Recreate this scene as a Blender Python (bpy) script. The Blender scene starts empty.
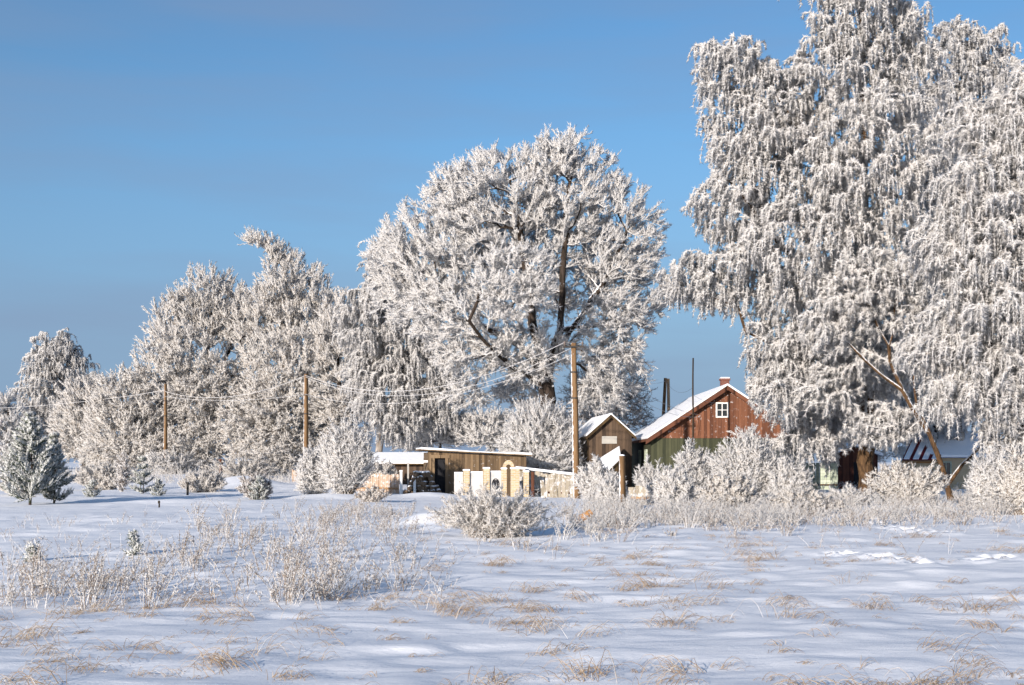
import bpy, math, random
import numpy as np
from mathutils import Vector

# ------------------------------------------------------------------ camera, sky, sun, exposure
SC = bpy.context.scene
COL = SC.collection
F = 1236.0                       # focal length in pixels of a 1024 wide picture
HZ = 462.0                       # picture row of eye level
EYE = 1.7
cam_d = bpy.data.cameras.new("camera")
cam_d.sensor_width = 36.0
cam_d.lens = 36.0 * F / 1024.0
cam_d.shift_y = (HZ - 342.5) / 1024.0
cam_d.clip_start = 0.1
cam_d.clip_end = 20000.0
cam = bpy.data.objects.new("camera", cam_d)
COL.objects.link(cam)
cam.location = (0, 0, EYE)
cam.rotation_euler = (math.radians(90), 0, 0)
SC.camera = cam

SUN_EL = math.radians(12.5)
SUN_DIR = Vector((-0.48, -0.88, 0)).normalized()          # horizontal direction towards the sun
SUN_ROT = math.atan2(SUN_DIR.x, SUN_DIR.y)

world = bpy.data.worlds.new("World")
SC.world = world
world.use_nodes = True
nt = world.node_tree
nt.nodes.clear()
wo = nt.nodes.new("ShaderNodeOutputWorld")
bg = nt.nodes.new("ShaderNodeBackground")
sky = nt.nodes.new("ShaderNodeTexSky")
sky.sky_type = 'NISHITA'
sky.sun_disc = False
sky.sun_elevation = SUN_EL
sky.sun_rotation = SUN_ROT
sky.altitude = 100.0
sky.air_density = 1.0
sky.dust_density = 0.3
sky.ozone_density = 3.0
bg.inputs["Strength"].default_value = 0.15
# thin veils of high cloud, long and level
tc = nt.nodes.new("ShaderNodeTexCoord")
mp = nt.nodes.new("ShaderNodeMapping")
mp.inputs["Scale"].default_value = (1.6, 1.6, 11.0)
mp.inputs["Rotation"].default_value = (0.05, 0.07, 0.3)
nz = nt.nodes.new("ShaderNodeTexNoise")
nz.inputs["Scale"].default_value = 1.7
nz.inputs["Detail"].default_value = 5.0
nz.inputs["Roughness"].default_value = 0.5
rp = nt.nodes.new("ShaderNodeValToRGB")
rp.color_ramp.elements[0].position = 0.38
rp.color_ramp.elements[0].color = (0, 0, 0, 1)
rp.color_ramp.elements[1].position = 0.75
rp.color_ramp.elements[1].color = (0.5, 0.5, 0.5, 1)
mx = nt.nodes.new("ShaderNodeMix")
mx.data_type = 'RGBA'
mx.inputs["B"].default_value = (1.10, 1.42, 2.10, 1)
nt.links.new(tc.outputs["Generated"], mp.inputs["Vector"])
nt.links.new(mp.outputs["Vector"], nz.inputs["Vector"])
nt.links.new(nz.outputs["Fac"], rp.inputs["Fac"])
nt.links.new(rp.outputs["Color"], mx.inputs["Factor"])
hs = nt.nodes.new("ShaderNodeHueSaturation")
hs.inputs["Saturation"].default_value = 1.14
hs.inputs["Value"].default_value = 0.70
nt.links.new(sky.outputs["Color"], hs.inputs["Color"])
# cold haze low over the horizon
sz = nt.nodes.new("ShaderNodeSeparateXYZ")
nt.links.new(tc.outputs["Generated"], sz.inputs[0])
hr = nt.nodes.new("ShaderNodeValToRGB")
hr.color_ramp.interpolation = 'EASE'
hr.color_ramp.elements[0].position = 0.0
hr.color_ramp.elements[0].color = (0.9, 0.9, 0.9, 1)
hr.color_ramp.elements[1].position = 0.34
hr.color_ramp.elements[1].color = (0, 0, 0, 1)
nt.links.new(sz.outputs[2], hr.inputs["Fac"])
hz = nt.nodes.new("ShaderNodeMix")
hz.data_type = 'RGBA'
hz.inputs["B"].default_value = (1.42, 2.25, 3.55, 1)
# haze is far brighter and warmer on the sun's side
dt = nt.nodes.new("ShaderNodeVectorMath")
dt.operation = 'DOT_PRODUCT'
dt.inputs[1].default_value = (SUN_DIR.x, SUN_DIR.y, 0.0)
nt.links.new(tc.outputs["Generated"], dt.inputs[0])
sr = nt.nodes.new("ShaderNodeMapRange")
sr.inputs["From Min"].default_value = 0.0
sr.inputs["From Max"].default_value = 1.0
nt.links.new(dt.outputs["Value"], sr.inputs["Value"])
hc = nt.nodes.new("ShaderNodeMix")
hc.data_type = 'RGBA'
hc.inputs["A"].default_value = (0.86, 1.40, 2.38, 1)
hc.inputs["B"].default_value = (10.5, 9.3, 8.4, 1)
nt.links.new(sr.outputs["Result"], hc.inputs["Factor"])
nt.links.new(hc.outputs["Result"], hz.inputs["B"])
nt.links.new(hr.outputs["Color"], hz.inputs["Factor"])
nt.links.new(hs.outputs["Color"], hz.inputs["A"])
nt.links.new(hz.outputs["Result"], mx.inputs["A"])
nt.links.new(mx.outputs["Result"], bg.inputs["Color"])
nt.links.new(bg.outputs["Background"], wo.inputs["Surface"])

sun_d = bpy.data.lights.new("sun", 'SUN')
sun_d.energy = 4.8
sun_d.angle = math.radians(0.6)
sun_d.color = (1.0, 0.89, 0.785)
sun = bpy.data.objects.new("sun", sun_d)
COL.objects.link(sun)
sd = Vector((SUN_DIR.x * math.cos(SUN_EL), SUN_DIR.y * math.cos(SUN_EL), math.sin(SUN_EL)))
sun.rotation_euler = (-sd).to_track_quat('-Z', 'Y').to_euler()
sun.location = sd * 300

SC.view_settings.view_transform = 'Standard'
SC.view_settings.look = 'None'
SC.view_settings.gamma = 1.0
SC.view_settings.use_curve_mapping = False
SC.view_settings.exposure = 0.60
SC.render.engine = 'CYCLES'
SC.cycles.max_bounces = 12
SC.cycles.diffuse_bounces = 10
SC.cycles.transmission_bounces = 4
SC.cycles.use_denoising = True

# ------------------------------------------------------------------ helpers
RNG = np.random.default_rng(7)
PI = math.pi


def P(px, py, Y):
    """the point Y metres out that the photograph shows at (px, py)"""
    return np.array([(px - 512.0) / F * Y, Y, EYE + (HZ - py) / F * Y])


def sstep(a, b, t):
    t = np.clip((t - a) / (b - a), 0, 1)
    return t * t * (3 - 2 * t)


def vnoise(x, y, seed=0):
    xi = np.floor(x).astype(np.int64)
    yi = np.floor(y).astype(np.int64)
    fx = x - xi
    fy = y - yi
    fx = fx * fx * (3 - 2 * fx)
    fy = fy * fy * (3 - 2 * fy)

    def hsh(a, b):
        n = (a * 374761393 + b * 668265263 + seed * 1442695041) & 0xFFFFFFFF
        n = ((n ^ (n >> 13)) * 1274126177) & 0xFFFFFFFF
        return ((n ^ (n >> 16)) & 0xFFFF) / 65535.0
    return (hsh(xi, yi) * (1 - fx) + hsh(xi + 1, yi) * fx) * (1 - fy) + (hsh(xi, yi + 1) * (1 - fx) + hsh(xi + 1, yi + 1) * fx) * fy


def norm(v):
    return v / np.maximum(np.linalg.norm(v, axis=-1, keepdims=True), 1e-9)


def mesh_np(name, V, faces_flat, nper, tone=None, smooth=False):
    """V (n,3), faces_flat flat index array, nper vertices per face; tone one value per face"""
    me = bpy.data.meshes.new(name)
    nf = len(faces_flat) // nper
    me.vertices.add(len(V))
    me.vertices.foreach_set("co", np.ascontiguousarray(V, dtype=np.float32).ravel())
    me.loops.add(len(faces_flat))
    me.loops.foreach_set("vertex_index", np.ascontiguousarray(faces_flat, dtype=np.int32))
    me.polygons.add(nf)
    me.polygons.foreach_set("loop_start", np.arange(0, nf * nper, nper, dtype=np.int32))
    if smooth:
        me.polygons.foreach_set("use_smooth", np.ones(nf, dtype=bool))
    if tone is not None:
        at = me.attributes.new("tone", 'FLOAT', 'FACE')
        at.data.foreach_set("value", np.ascontiguousarray(tone, dtype=np.float32))
    me.update(calc_edges=True)
    return me


def link(name, me, m, parent=None):
    o = bpy.data.objects.new(name, me)
    COL.objects.link(o)
    if m is not None:
        me.materials.append(m)
    if parent is not None:
        o.parent = parent
    return o


def thing(name, label, cat, loc=(0, 0, 0), rz=0.0, group=None):
    o = bpy.data.objects.new(name, None)
    o.empty_display_size = 0.2
    COL.objects.link(o)
    o.location = [float(c) for c in loc]
    o.rotation_euler = (0, 0, rz)
    tag(o, label, cat, group)
    return o


def tag(o, label, cat, group=None):
    o["label"] = label
    o["category"] = cat
    if group:
        o["group"] = group
    return o


class MB:
    """collects boxes, bars and polygons into one mesh"""

    def __init__(self):
        self.v = []
        self.f = []

    def poly(self, pts):
        n = len(self.v)
        self.v += [tuple(float(c) for c in p) for p in pts]
        self.f.append(list(range(n, n + len(pts))))

    def box(self, c, s, rz=0.0, tilt=0.0):
        cx, cy, cz = c
        hx, hy, hz = s[0] / 2, s[1] / 2, s[2] / 2
        n = len(self.v)
        ca, sa = math.cos(rz), math.sin(rz)
        ct, st = math.cos(tilt), math.sin(tilt)
        for dz in (-hz, hz):
            for dx, dy in ((-hx, -hy), (hx, -hy), (hx, hy), (-hx, hy)):
                x, z = dx * ct - dz * st, dx * st + dz * ct
                self.v.append((cx + x * ca - dy * sa, cy + x * sa + dy * ca, cz + z))
        for q in ((0, 3, 2, 1), (4, 5, 6, 7), (0, 1, 5, 4), (1, 2, 6, 5), (2, 3, 7, 6), (3, 0, 4, 7)):
            self.f.append([n + i for i in q])

    def prism(self, pts, d):
        """closed polygon pts pushed along the vector d"""
        n = len(self.v)
        k = len(pts)
        self.v += [tuple(map(float, p)) for p in pts]
        self.v += [tuple(float(p[i] + d[i]) for i in range(3)) for p in pts]
        self.f.append(list(range(n, n + k))[::-1])
        self.f.append(list(range(n + k, n + 2 * k)))
        for i in range(k):
            j = (i + 1) % k
            self.f.append([n + i, n + j, n + k + j, n + k + i])

    def tube(self, pts, rads, sides=8, cap=True):
        pts = [Vector(p) for p in pts]
        rings = []
        for i, p in enumerate(pts):
            t = (pts[min(i + 1, len(pts) - 1)] - pts[max(i - 1, 0)]).normalized()
            ref = Vector((1, 0, 0)) if abs(t.x) < 0.8 else Vector((0, 1, 0))
            u = t.cross(ref).normalized()
            w = t.cross(u)
            r = rads[i] if hasattr(rads, "__len__") else rads
            n = len(self.v)
            for k in range(sides):
                a = 2 * PI * k / sides
                self.v.append(tuple(p + (u * math.cos(a) + w * math.sin(a)) * r))
            rings.append(n)
        for a, b in zip(rings, rings[1:]):
            for k in range(sides):
                l = (k + 1) % sides
                self.f.append([a + k, a + l, b + l, b + k])
        if cap:
            self.f.append([rings[0] + k for k in range(sides)][::-1])
            self.f.append([rings[-1] + k for k in range(sides)])

    def build(self, name, m, parent=None, smooth=False, bevel=0.0):
        me = bpy.data.meshes.new(name)
        me.from_pydata(self.v, [], self.f)
        import bmesh
        bm = bmesh.new()
        bm.from_mesh(me)
        bmesh.ops.recalc_face_normals(bm, faces=bm.faces)
        bm.to_mesh(me)
        bm.free()
        if smooth:
            me.polygons.foreach_set("use_smooth", [True] * len(me.polygons))
        o = link(name, me, m, parent)
        if bevel:
            b = o.modifiers.new("bevel", 'BEVEL')
            b.width = bevel
            b.segments = 2
        return o


# ------------------------------------------------------------------ materials
def mat(name):
    m = bpy.data.materials.new(name)
    m.use_nodes = True
    n = m.node_tree
    b = n.nodes["Principled BSDF"]
    return m, n, b


def N(n, kind, **kw):
    nd = n.nodes.new(kind)
    for k, v in kw.items():
        if k in nd.inputs:
            nd.inputs[k].default_value = v
        else:
            setattr(nd, k, v)
    return nd


def ramp(n, stops):
    r = n.nodes.new("ShaderNodeValToRGB")
    e = r.color_ramp.elements
    e[0].position, e[0].color = stops[0][0], (*stops[0][1], 1)
    e[1].position, e[1].color = stops[-1][0], (*stops[-1][1], 1)
    for p, c in stops[1:-1]:
        q = e.new(p)
        q.color = (*c, 1)
    return r


def frost_mat(name, stops, transl=0.18):
    """tone attribute picks a colour; thin rime lets a little light through"""
    m, n, b = mat(name)
    at = N(n, "ShaderNodeAttribute", attribute_name="tone")
    r = ramp(n, stops)
    n.links.new(at.outputs["Fac"], r.inputs["Fac"])
    n.links.new(r.outputs["Color"], b.inputs["Base Color"])
    b.inputs["Roughness"].default_value = 0.75
    b.inputs["Specular IOR Level"].default_value = 0.15
    if transl:
        t = N(n, "ShaderNodeBsdfTranslucent")
        n.links.new(r.outputs["Color"], t.inputs["Color"])
        mixs = N(n, "ShaderNodeMixShader")
        mixs.inputs[0].default_value = transl
        n.links.new(b.outputs[0], mixs.inputs[1])
        n.links.new(t.outputs[0], mixs.inputs[2])
        n.links.new(mixs.outputs[0], n.nodes["Material Output"].inputs["Surface"])
    return m


def wood_mat(name, c1, c2, board=0.14, axis=0, frost=0.0, side=False):
    """boards: every board its own tone, grain along z, dark gaps"""
    m, n, b = mat(name)
    tcn = N(n, "ShaderNodeTexCoord")
    sx = N(n, "ShaderNodeSeparateXYZ")
    n.links.new(tcn.outputs["Object"], sx.inputs[0])
    add = N(n, "ShaderNodeMath", operation='ADD')
    n.links.new(sx.outputs[0], add.inputs[0])
    n.links.new(sx.outputs[1], add.inputs[1])
    src = add.outputs[0] if axis == 0 else sx.outputs[2]
    dv = N(n, "ShaderNodeMath", operation='DIVIDE')
    n.links.new(src, dv.inputs[0])
    dv.inputs[1].default_value = board
    fl = N(n, "ShaderNodeMath", operation='FLOOR')
    n.links.new(dv.outputs[0], fl.inputs[0])
    fr = N(n, "ShaderNodeMath", operation='FRACT')
    n.links.new(dv.outputs[0], fr.inputs[0])
    wn = N(n, "ShaderNodeTexWhiteNoise", noise_dimensions='1D')
    n.links.new(fl.outputs[0], wn.inputs["W"])
    mpn = N(n, "ShaderNodeMapping")
    mpn.inputs["Scale"].default_value = (14, 14, 1.5) if axis == 0 else (1.5, 1.5, 14)
    n.links.new(tcn.outputs["Object"], mpn.inputs[0])
    nn = N(n, "ShaderNodeTexNoise", Scale=1.0, Detail=5.0)
    n.links.new(mpn.outputs[0], nn.inputs["Vector"])
    av = N(n, "ShaderNodeMath", operation='ADD')
    n.links.new(wn.outputs["Value"], av.inputs[0])
    n.links.new(nn.outputs["Fac"], av.inputs[1])
    hv = N(n, "ShaderNodeMath", operation='MULTIPLY')
    n.links.new(av.outputs[0], hv.inputs[0])
    hv.inputs[1].default_value = 0.5
    r = ramp(n, [(0.2, c1), (0.8, c2)])
    n.links.new(hv.outputs[0], r.inputs["Fac"])
    gap = ramp(n, [(0.0, (0.15, 0.15, 0.15)), (0.05, (1, 1, 1)), (0.95, (1, 1, 1)), (1.0, (0.15, 0.15, 0.15))])
    n.links.new(fr.outputs[0], gap.inputs["Fac"])
    mul = N(n, "ShaderNodeMix", data_type='RGBA', blend_type='MULTIPLY')
    mul.inputs["Factor"].default_value = 1.0
    n.links.new(r.outputs["Color"], mul.inputs["A"])
    n.links.new(gap.outputs["Color"], mul.inputs["B"])
    out = mul.outputs["Result"]
    if frost:
        n2 = N(n, "ShaderNodeTexNoise", Scale=5.0, Detail=8.0, Roughness=0.7)
        n.links.new(tcn.outputs["Object"], n2.inputs["Vector"])
        r2 = ramp(n, [(0.62 - 0.3 * frost, (0, 0, 0)), (0.75 - 0.2 * frost, (1, 1, 1))])
        n.links.new(n2.outputs["Fac"], r2.inputs["Fac"])
        mm = N(n, "ShaderNodeMix", data_type='RGBA')
        n.links.new(r2.outputs["Color"], mm.inputs["Factor"])
        n.links.new(out, mm.inputs["A"])
        mm.inputs["B"].default_value = (0.72, 0.73, 0.75, 1)
        out = mm.outputs["Result"]
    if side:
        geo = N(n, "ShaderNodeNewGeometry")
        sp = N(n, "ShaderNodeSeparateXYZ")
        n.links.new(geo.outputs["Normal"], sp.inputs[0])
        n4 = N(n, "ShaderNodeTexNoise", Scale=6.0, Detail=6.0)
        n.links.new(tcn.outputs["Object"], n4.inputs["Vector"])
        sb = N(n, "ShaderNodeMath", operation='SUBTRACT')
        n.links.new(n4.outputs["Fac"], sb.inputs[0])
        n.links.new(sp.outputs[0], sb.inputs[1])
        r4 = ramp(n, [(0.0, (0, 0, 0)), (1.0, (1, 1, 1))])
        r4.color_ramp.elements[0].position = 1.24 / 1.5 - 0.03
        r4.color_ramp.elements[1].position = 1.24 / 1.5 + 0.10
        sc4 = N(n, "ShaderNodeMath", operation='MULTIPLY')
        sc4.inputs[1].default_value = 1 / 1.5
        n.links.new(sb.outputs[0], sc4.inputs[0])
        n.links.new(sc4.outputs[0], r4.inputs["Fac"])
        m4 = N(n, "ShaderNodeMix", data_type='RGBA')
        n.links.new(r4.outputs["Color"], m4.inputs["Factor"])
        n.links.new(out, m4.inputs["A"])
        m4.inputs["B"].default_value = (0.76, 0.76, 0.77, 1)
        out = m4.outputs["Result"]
    n.links.new(out, b.inputs["Base Color"])
    b.inputs["Roughness"].default_value = 0.85
    b.inputs["Specular IOR Level"].default_value = 0.2
    bp = N(n, "ShaderNodeBump", Strength=0.5, Distance=0.02)
    n.links.new(hv.outputs[0], bp.inputs["Height"])
    n.links.new(bp.outputs[0], b.inputs["Normal"])
    return m


def bark_mat(name, c1, c2, frost=0.5, scale=6.0, above=0.0):
    """bark with rime caught on its upper sides"""
    m, n, b = mat(name)
    tcn = N(n, "ShaderNodeTexCoord")
    mpn = N(n, "ShaderNodeMapping")
    mpn.inputs["Scale"].default_value = (scale, scale, scale * 0.3)
    n.links.new(tcn.outputs["Object"], mpn.inputs[0])
    nn = N(n, "ShaderNodeTexNoise", Scale=1.0, Detail=6.0, Roughness=0.65)
    n.links.new(mpn.outputs[0], nn.inputs["Vector"])
    r = ramp(n, [(0.35, c1), (0.65, c2)])
    n.links.new(nn.outputs["Fac"], r.inputs["Fac"])
    geo = N(n, "ShaderNodeNewGeometry")
    sp = N(n, "ShaderNodeSeparateXYZ")
    n.links.new(geo.outputs["Normal"], sp.inputs[0])
    n3 = N(n, "ShaderNodeTexNoise", Scale=7.0, Detail=4.0)
    n.links.new(tcn.outputs["Object"], n3.inputs["Vector"])
    ad = N(n, "ShaderNodeMath", operation='MULTIPLY_ADD')
    n.links.new(n3.outputs["Fac"], ad.inputs[0])
    ad.inputs[1].default_value = 0.9
    n.links.new(sp.outputs[2], ad.inputs[2])
    r2 = ramp(n, [(1.0 - frost, (0, 0, 0)), (1.1 - frost, (1, 1, 1))])
    fac = ad.outputs[0]
    if above:                                # limbs higher up carry more rime than the sheltered butt
        sp2 = N(n, "ShaderNodeSeparateXYZ")
        n.links.new(tcn.outputs["Object"], sp2.inputs[0])
        mr = N(n, "ShaderNodeMapRange")
        mr.inputs["From Min"].default_value = above
        mr.inputs["From Max"].default_value = above + 2.5
        mr.inputs["To Max"].default_value = 0.27
        n.links.new(sp2.outputs[2], mr.inputs["Value"])
        a2 = N(n, "ShaderNodeMath", operation='ADD')
        n.links.new(fac, a2.inputs[0])
        n.links.new(mr.outputs["Result"], a2.inputs[1])
        fac = a2.outputs[0]
    n.links.new(fac, r2.inputs["Fac"])
    mm = N(n, "ShaderNodeMix", data_type='RGBA')
    n.links.new(r2.outputs["Color"], mm.inputs["Factor"])
    n.links.new(r.outputs["Color"], mm.inputs["A"])
    mm.inputs["B"].default_value = (0.78, 0.79, 0.81, 1)
    n.links.new(mm.outputs["Result"], b.inputs["Base Color"])
    b.inputs["Roughness"].default_value = 0.9
    b.inputs["Specular IOR Level"].default_value = 0.15
    bp = N(n, "ShaderNodeBump", Strength=0.6, Distance=0.03)
    n.links.new(nn.outputs["Fac"], bp.inputs["Height"])
    n.links.new(bp.outputs[0], b.inputs["Normal"])
    return m


def plain_mat(name, c1, c2, scale=4.0, rough=0.8, bump=0.2):
    m, n, b = mat(name)
    tcn = N(n, "ShaderNodeTexCoord")
    nn = N(n, "ShaderNodeTexNoise", Scale=scale, Detail=6.0, Roughness=0.6)
    n.links.new(tcn.outputs["Object"], nn.inputs["Vector"])
    r = ramp(n, [(0.3, c1), (0.7, c2)])
    n.links.new(nn.outputs["Fac"], r.inputs["Fac"])
    n.links.new(r.outputs["Color"], b.inputs["Base Color"])
    b.inputs["Roughness"].default_value = rough
    b.inputs["Specular IOR Level"].default_value = 0.25
    bp = N(n, "ShaderNodeBump", Strength=bump, Distance=0.03)
    n.links.new(nn.outputs["Fac"], bp.inputs["Height"])
    n.links.new(bp.outputs[0], b.inputs["Normal"])
    return m


def snow_mat(name, ground=False):
    m, n, b = mat(name)
    tcn = N(n, "ShaderNodeTexCoord")
    n1 = N(n, "ShaderNodeTexNoise", Scale=0.8 if ground else 3.0, Detail=8.0, Roughness=0.6)
    n2 = N(n, "ShaderNodeTexNoise", Scale=22.0, Detail=6.0, Roughness=0.7)
    mpn = N(n, "ShaderNodeMapping")
    mpn.inputs["Scale"].default_value = (1.0, 2.2, 1.0)
    mpn.inputs["Rotation"].default_value = (0, 0, 0.25)
    n.links.new(tcn.outputs["Object"], mpn.inputs[0])
    n.links.new(mpn.outputs[0], n1.inputs["Vector"])
    n.links.new(mpn.outputs[0], n2.inputs["Vector"])
    r = ramp(n, [(0.3, (0.79, 0.82, 0.865)), (0.7, (0.85, 0.87, 0.90))])
    n.links.new(n1.outputs["Fac"], r.inputs["Fac"])
    n.links.new(r.outputs["Color"], b.inputs["Base Color"])
    b.inputs["Roughness"].default_value = 0.7
    b.inputs["Specular IOR Level"].default_value = 0.25
    b1 = N(n, "ShaderNodeBump", Strength=0.35, Distance=0.12 if ground else 0.03)
    b2 = N(n, "ShaderNodeBump", Strength=0.5, Distance=0.014)
    n.links.new(n1.outputs["Fac"], b1.inputs["Height"])
    n.links.new(n2.outputs["Fac"], b2.inputs["Height"])
    n.links.new(b1.outputs[0], b2.inputs["Normal"])
    n.links.new(b2.outputs[0], b.inputs["Normal"])
    return m


def brick_mat(name, c1, c2, mortar, sc=1.0):
    m, n, b = mat(name)
    tcn = N(n, "ShaderNodeTexCoord")
    sx = N(n, "ShaderNodeSeparateXYZ")
    n.links.new(tcn.outputs["Object"], sx.inputs[0])
    add = N(n, "ShaderNodeMath", operation='ADD')
    n.links.new(sx.outputs[0], add.inputs[0])
    n.links.new(sx.outputs[1], add.inputs[1])
    cb = N(n, "ShaderNodeCombineXYZ")
    n.links.new(add.outputs[0], cb.inputs[0])
    n.links.new(sx.outputs[2], cb.inputs[1])
    bt = N(n, "ShaderNodeTexBrick", Scale=sc)
    bt.inputs["Color1"].default_value = (*c1, 1)
    bt.inputs["Color2"].default_value = (*c2, 1)
    bt.inputs["Mortar"].default_value = (*mortar, 1)
    bt.inputs["Mortar Size"].default_value = 0.014
    bt.inputs["Brick Width"].default_value = 0.25
    bt.inputs["Row Height"].default_value = 0.085
    n.links.new(cb.outputs[0], bt.inputs["Vector"])
    n.links.new(bt.outputs["Color"], b.inputs["Base Color"])
    b.inputs["Roughness"].default_value = 0.9
    bp = N(n, "ShaderNodeBump", Strength=0.4, Distance=0.01, invert=True)
    n.links.new(bt.outputs["Fac"], bp.inputs["Height"])
    n.links.new(bp.outputs[0], b.inputs["Normal"])
    return m


WHITE = (0.86, 0.86, 0.87)
M = {}
M['frost'] = frost_mat("frost", [(0.0, (0.24, 0.19, 0.15)), (0.05, (0.5, 0.46, 0.42)), (0.09, (0.86, 0.85, 0.845)), (1.0, (0.92, 0.92, 0.92))], 0.55)
M['frost_tan'] = frost_mat("frost_tan", [(0.0, (0.16, 0.11, 0.07)), (0.10, (0.45, 0.38, 0.31)), (0.18, (0.82, 0.80, 0.775)), (1.0, (0.90, 0.893, 0.885))], 0.5)
M['frost_thin'] = frost_mat("frost_thin", [(0.0, (0.12, 0.09, 0.07)), (0.4, (0.30, 0.26, 0.23)), (0.55, (0.68, 0.68, 0.69)), (1.0, (0.80, 0.80, 0.82))])
M['weed'] = frost_mat("weed", [(0.0, (0.16, 0.11, 0.075)), (0.35, (0.36, 0.28, 0.21)), (0.5, (0.66, 0.64, 0.62)), (1.0, (0.82, 0.82, 0.82))])
M['grass'] = frost_mat("dry_grass", [(0.0, (0.22, 0.14, 0.08)), (0.55, (0.45, 0.33, 0.21)), (0.8, (0.60, 0.52, 0.42)), (1.0, (0.80, 0.79, 0.78))])
M['needle'] = frost_mat("needle", [(0.0, (0.022, 0.035, 0.022)), (0.5, (0.06, 0.085, 0.05)), (0.58, (0.55, 0.57, 0.56)), (1.0, (0.82, 0.83, 0.83))], 0.08)
M['bark'] = bark_mat("bark", (0.018, 0.014, 0.011), (0.06, 0.045, 0.036), 0.2)
M['bark_brown'] = bark_mat("bark_brown", (0.024, 0.015, 0.010), (0.136, 0.080, 0.040), 0.12, 9.0, above=2.0)
M['stem'] = frost_mat("stem", [(0.0, (0.10, 0.075, 0.055)), (0.5, (0.26, 0.21, 0.17)), (0.7, (0.5, 0.47, 0.44)), (1.0, (0.8, 0.8, 0.8))], 0)
M['bark_birch'] = bark_mat("bark_birch", (0.05, 0.04, 0.035), (0.45, 0.40, 0.35), 0.25, 3.0)
M['snow'] = snow_mat("snow_surface", True)
M['roof_snow'] = snow_mat("roof_snow")
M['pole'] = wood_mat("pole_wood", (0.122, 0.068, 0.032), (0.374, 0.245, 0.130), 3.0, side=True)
M['pole_brightened'] = wood_mat("brightened_pole_wood", (0.34, 0.20, 0.11), (0.60, 0.42, 0.26), 3.0)  # pole wood brightened in colour so posts look sunlit within the oak's shadow
M['pole_dark'] = wood_mat("dark_pole_wood", (0.06, 0.045, 0.03), (0.14, 0.10, 0.07), 3.0)
M['shed'] = wood_mat("shed_boards", (0.061, 0.042, 0.026), (0.216, 0.148, 0.086), 0.15, frost=0.08)
M['shed_trim'] = wood_mat("shed_trim", (0.158, 0.108, 0.065), (0.274, 0.194, 0.115), 0.6)
M['barn'] = wood_mat("barn_boards", (0.032, 0.023, 0.018), (0.124, 0.084, 0.056), 0.19)
M['barn_dark'] = wood_mat("barn_dark", (0.04, 0.026, 0.014), (0.10, 0.065, 0.03), 0.2)
M['red_wood'] = wood_mat("red_boards", (0.079, 0.032, 0.019), (0.209, 0.090, 0.050), 0.16, frost=0.12)
M['green_wood'] = wood_mat("green_boards", (0.029, 0.033, 0.020), (0.072, 0.076, 0.043), 0.16)
M['rake'] = wood_mat("rake_boards", (0.083, 0.034, 0.021), (0.165, 0.068, 0.038), 2.0)
M['fence_tan'] = wood_mat("tan_boards", (0.324, 0.216, 0.144), (0.475, 0.374, 0.288), 0.16, frost=0.35)
M['fence_pale'] = wood_mat("pale_boards", (0.223, 0.192, 0.143), (0.360, 0.322, 0.260), 0.2, frost=0.4)
M['fence_rail'] = wood_mat("rail_wood", (0.266, 0.154, 0.077), (0.392, 0.252, 0.140), 2.0)
M['fence_green'] = wood_mat("pale_green_boards", (0.338, 0.390, 0.300), (0.465, 0.510, 0.413), 0.18, axis=1)
M['dark_red'] = wood_mat("dark_red_boards", (0.05, 0.018, 0.014), (0.13, 0.05, 0.03), 0.2)
M['cream'] = plain_mat("cream_wall", (0.420, 0.330, 0.210), (0.510, 0.420, 0.285))
M['grey_wall'] = plain_mat("grey_wall", (0.320, 0.312, 0.288), (0.416, 0.400, 0.368))
M['red_metal'] = wood_mat("red_roof_sheet", (0.10, 0.014, 0.02), (0.17, 0.025, 0.03), 0.9)
M['blue_metal'] = plain_mat("blue_roof_sheet", (0.18, 0.32, 0.62), (0.28, 0.42, 0.7))
M['brick'] = brick_mat("yellow_brick", (0.390, 0.270, 0.128), (0.495, 0.390, 0.225), (0.465, 0.435, 0.375))
M['red_brick'] = brick_mat("red_brick", (0.140, 0.032, 0.021), (0.189, 0.049, 0.032), (0.154, 0.105, 0.084))
M['panel'] = plain_mat("white_panel", (0.391, 0.383, 0.374), (0.578, 0.570, 0.561))
M['white_paint'] = plain_mat("white_paint", (0.74, 0.74, 0.72), (0.82, 0.82, 0.80))
M['dark'] = plain_mat("shade_and_black", (0.012, 0.012, 0.014), (0.02, 0.02, 0.024))  # near-black, painted as doorway and hole shade; also the cottage chimney
M['iron'] = plain_mat("iron", (0.02, 0.018, 0.016), (0.05, 0.045, 0.04), rough=0.6)
M['ceramic'] = plain_mat("insulator", (0.10, 0.08, 0.07), (0.16, 0.13, 0.11), rough=0.3)
M['log'] = plain_mat("split_wood", (0.07, 0.05, 0.035), (0.20, 0.14, 0.09), 9.0)
M['orange_wood'] = plain_mat("orange_wood", (0.312, 0.150, 0.054), (0.372, 0.204, 0.084), 9.0)
M['wire'] = plain_mat("rimed_wire", (0.42, 0.42, 0.43), (0.66, 0.66, 0.67), 30.0)
M['wire_dark'] = plain_mat("bare_wire", (0.05, 0.05, 0.055), (0.10, 0.10, 0.11), 30.0)
m_, n_, b_ = mat("window_glass")
b_.inputs["Base Color"].default_value = (0.03, 0.035, 0.04, 1)
b_.inputs["Roughness"].default_value = 0.08
M['glass'] = m_

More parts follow.
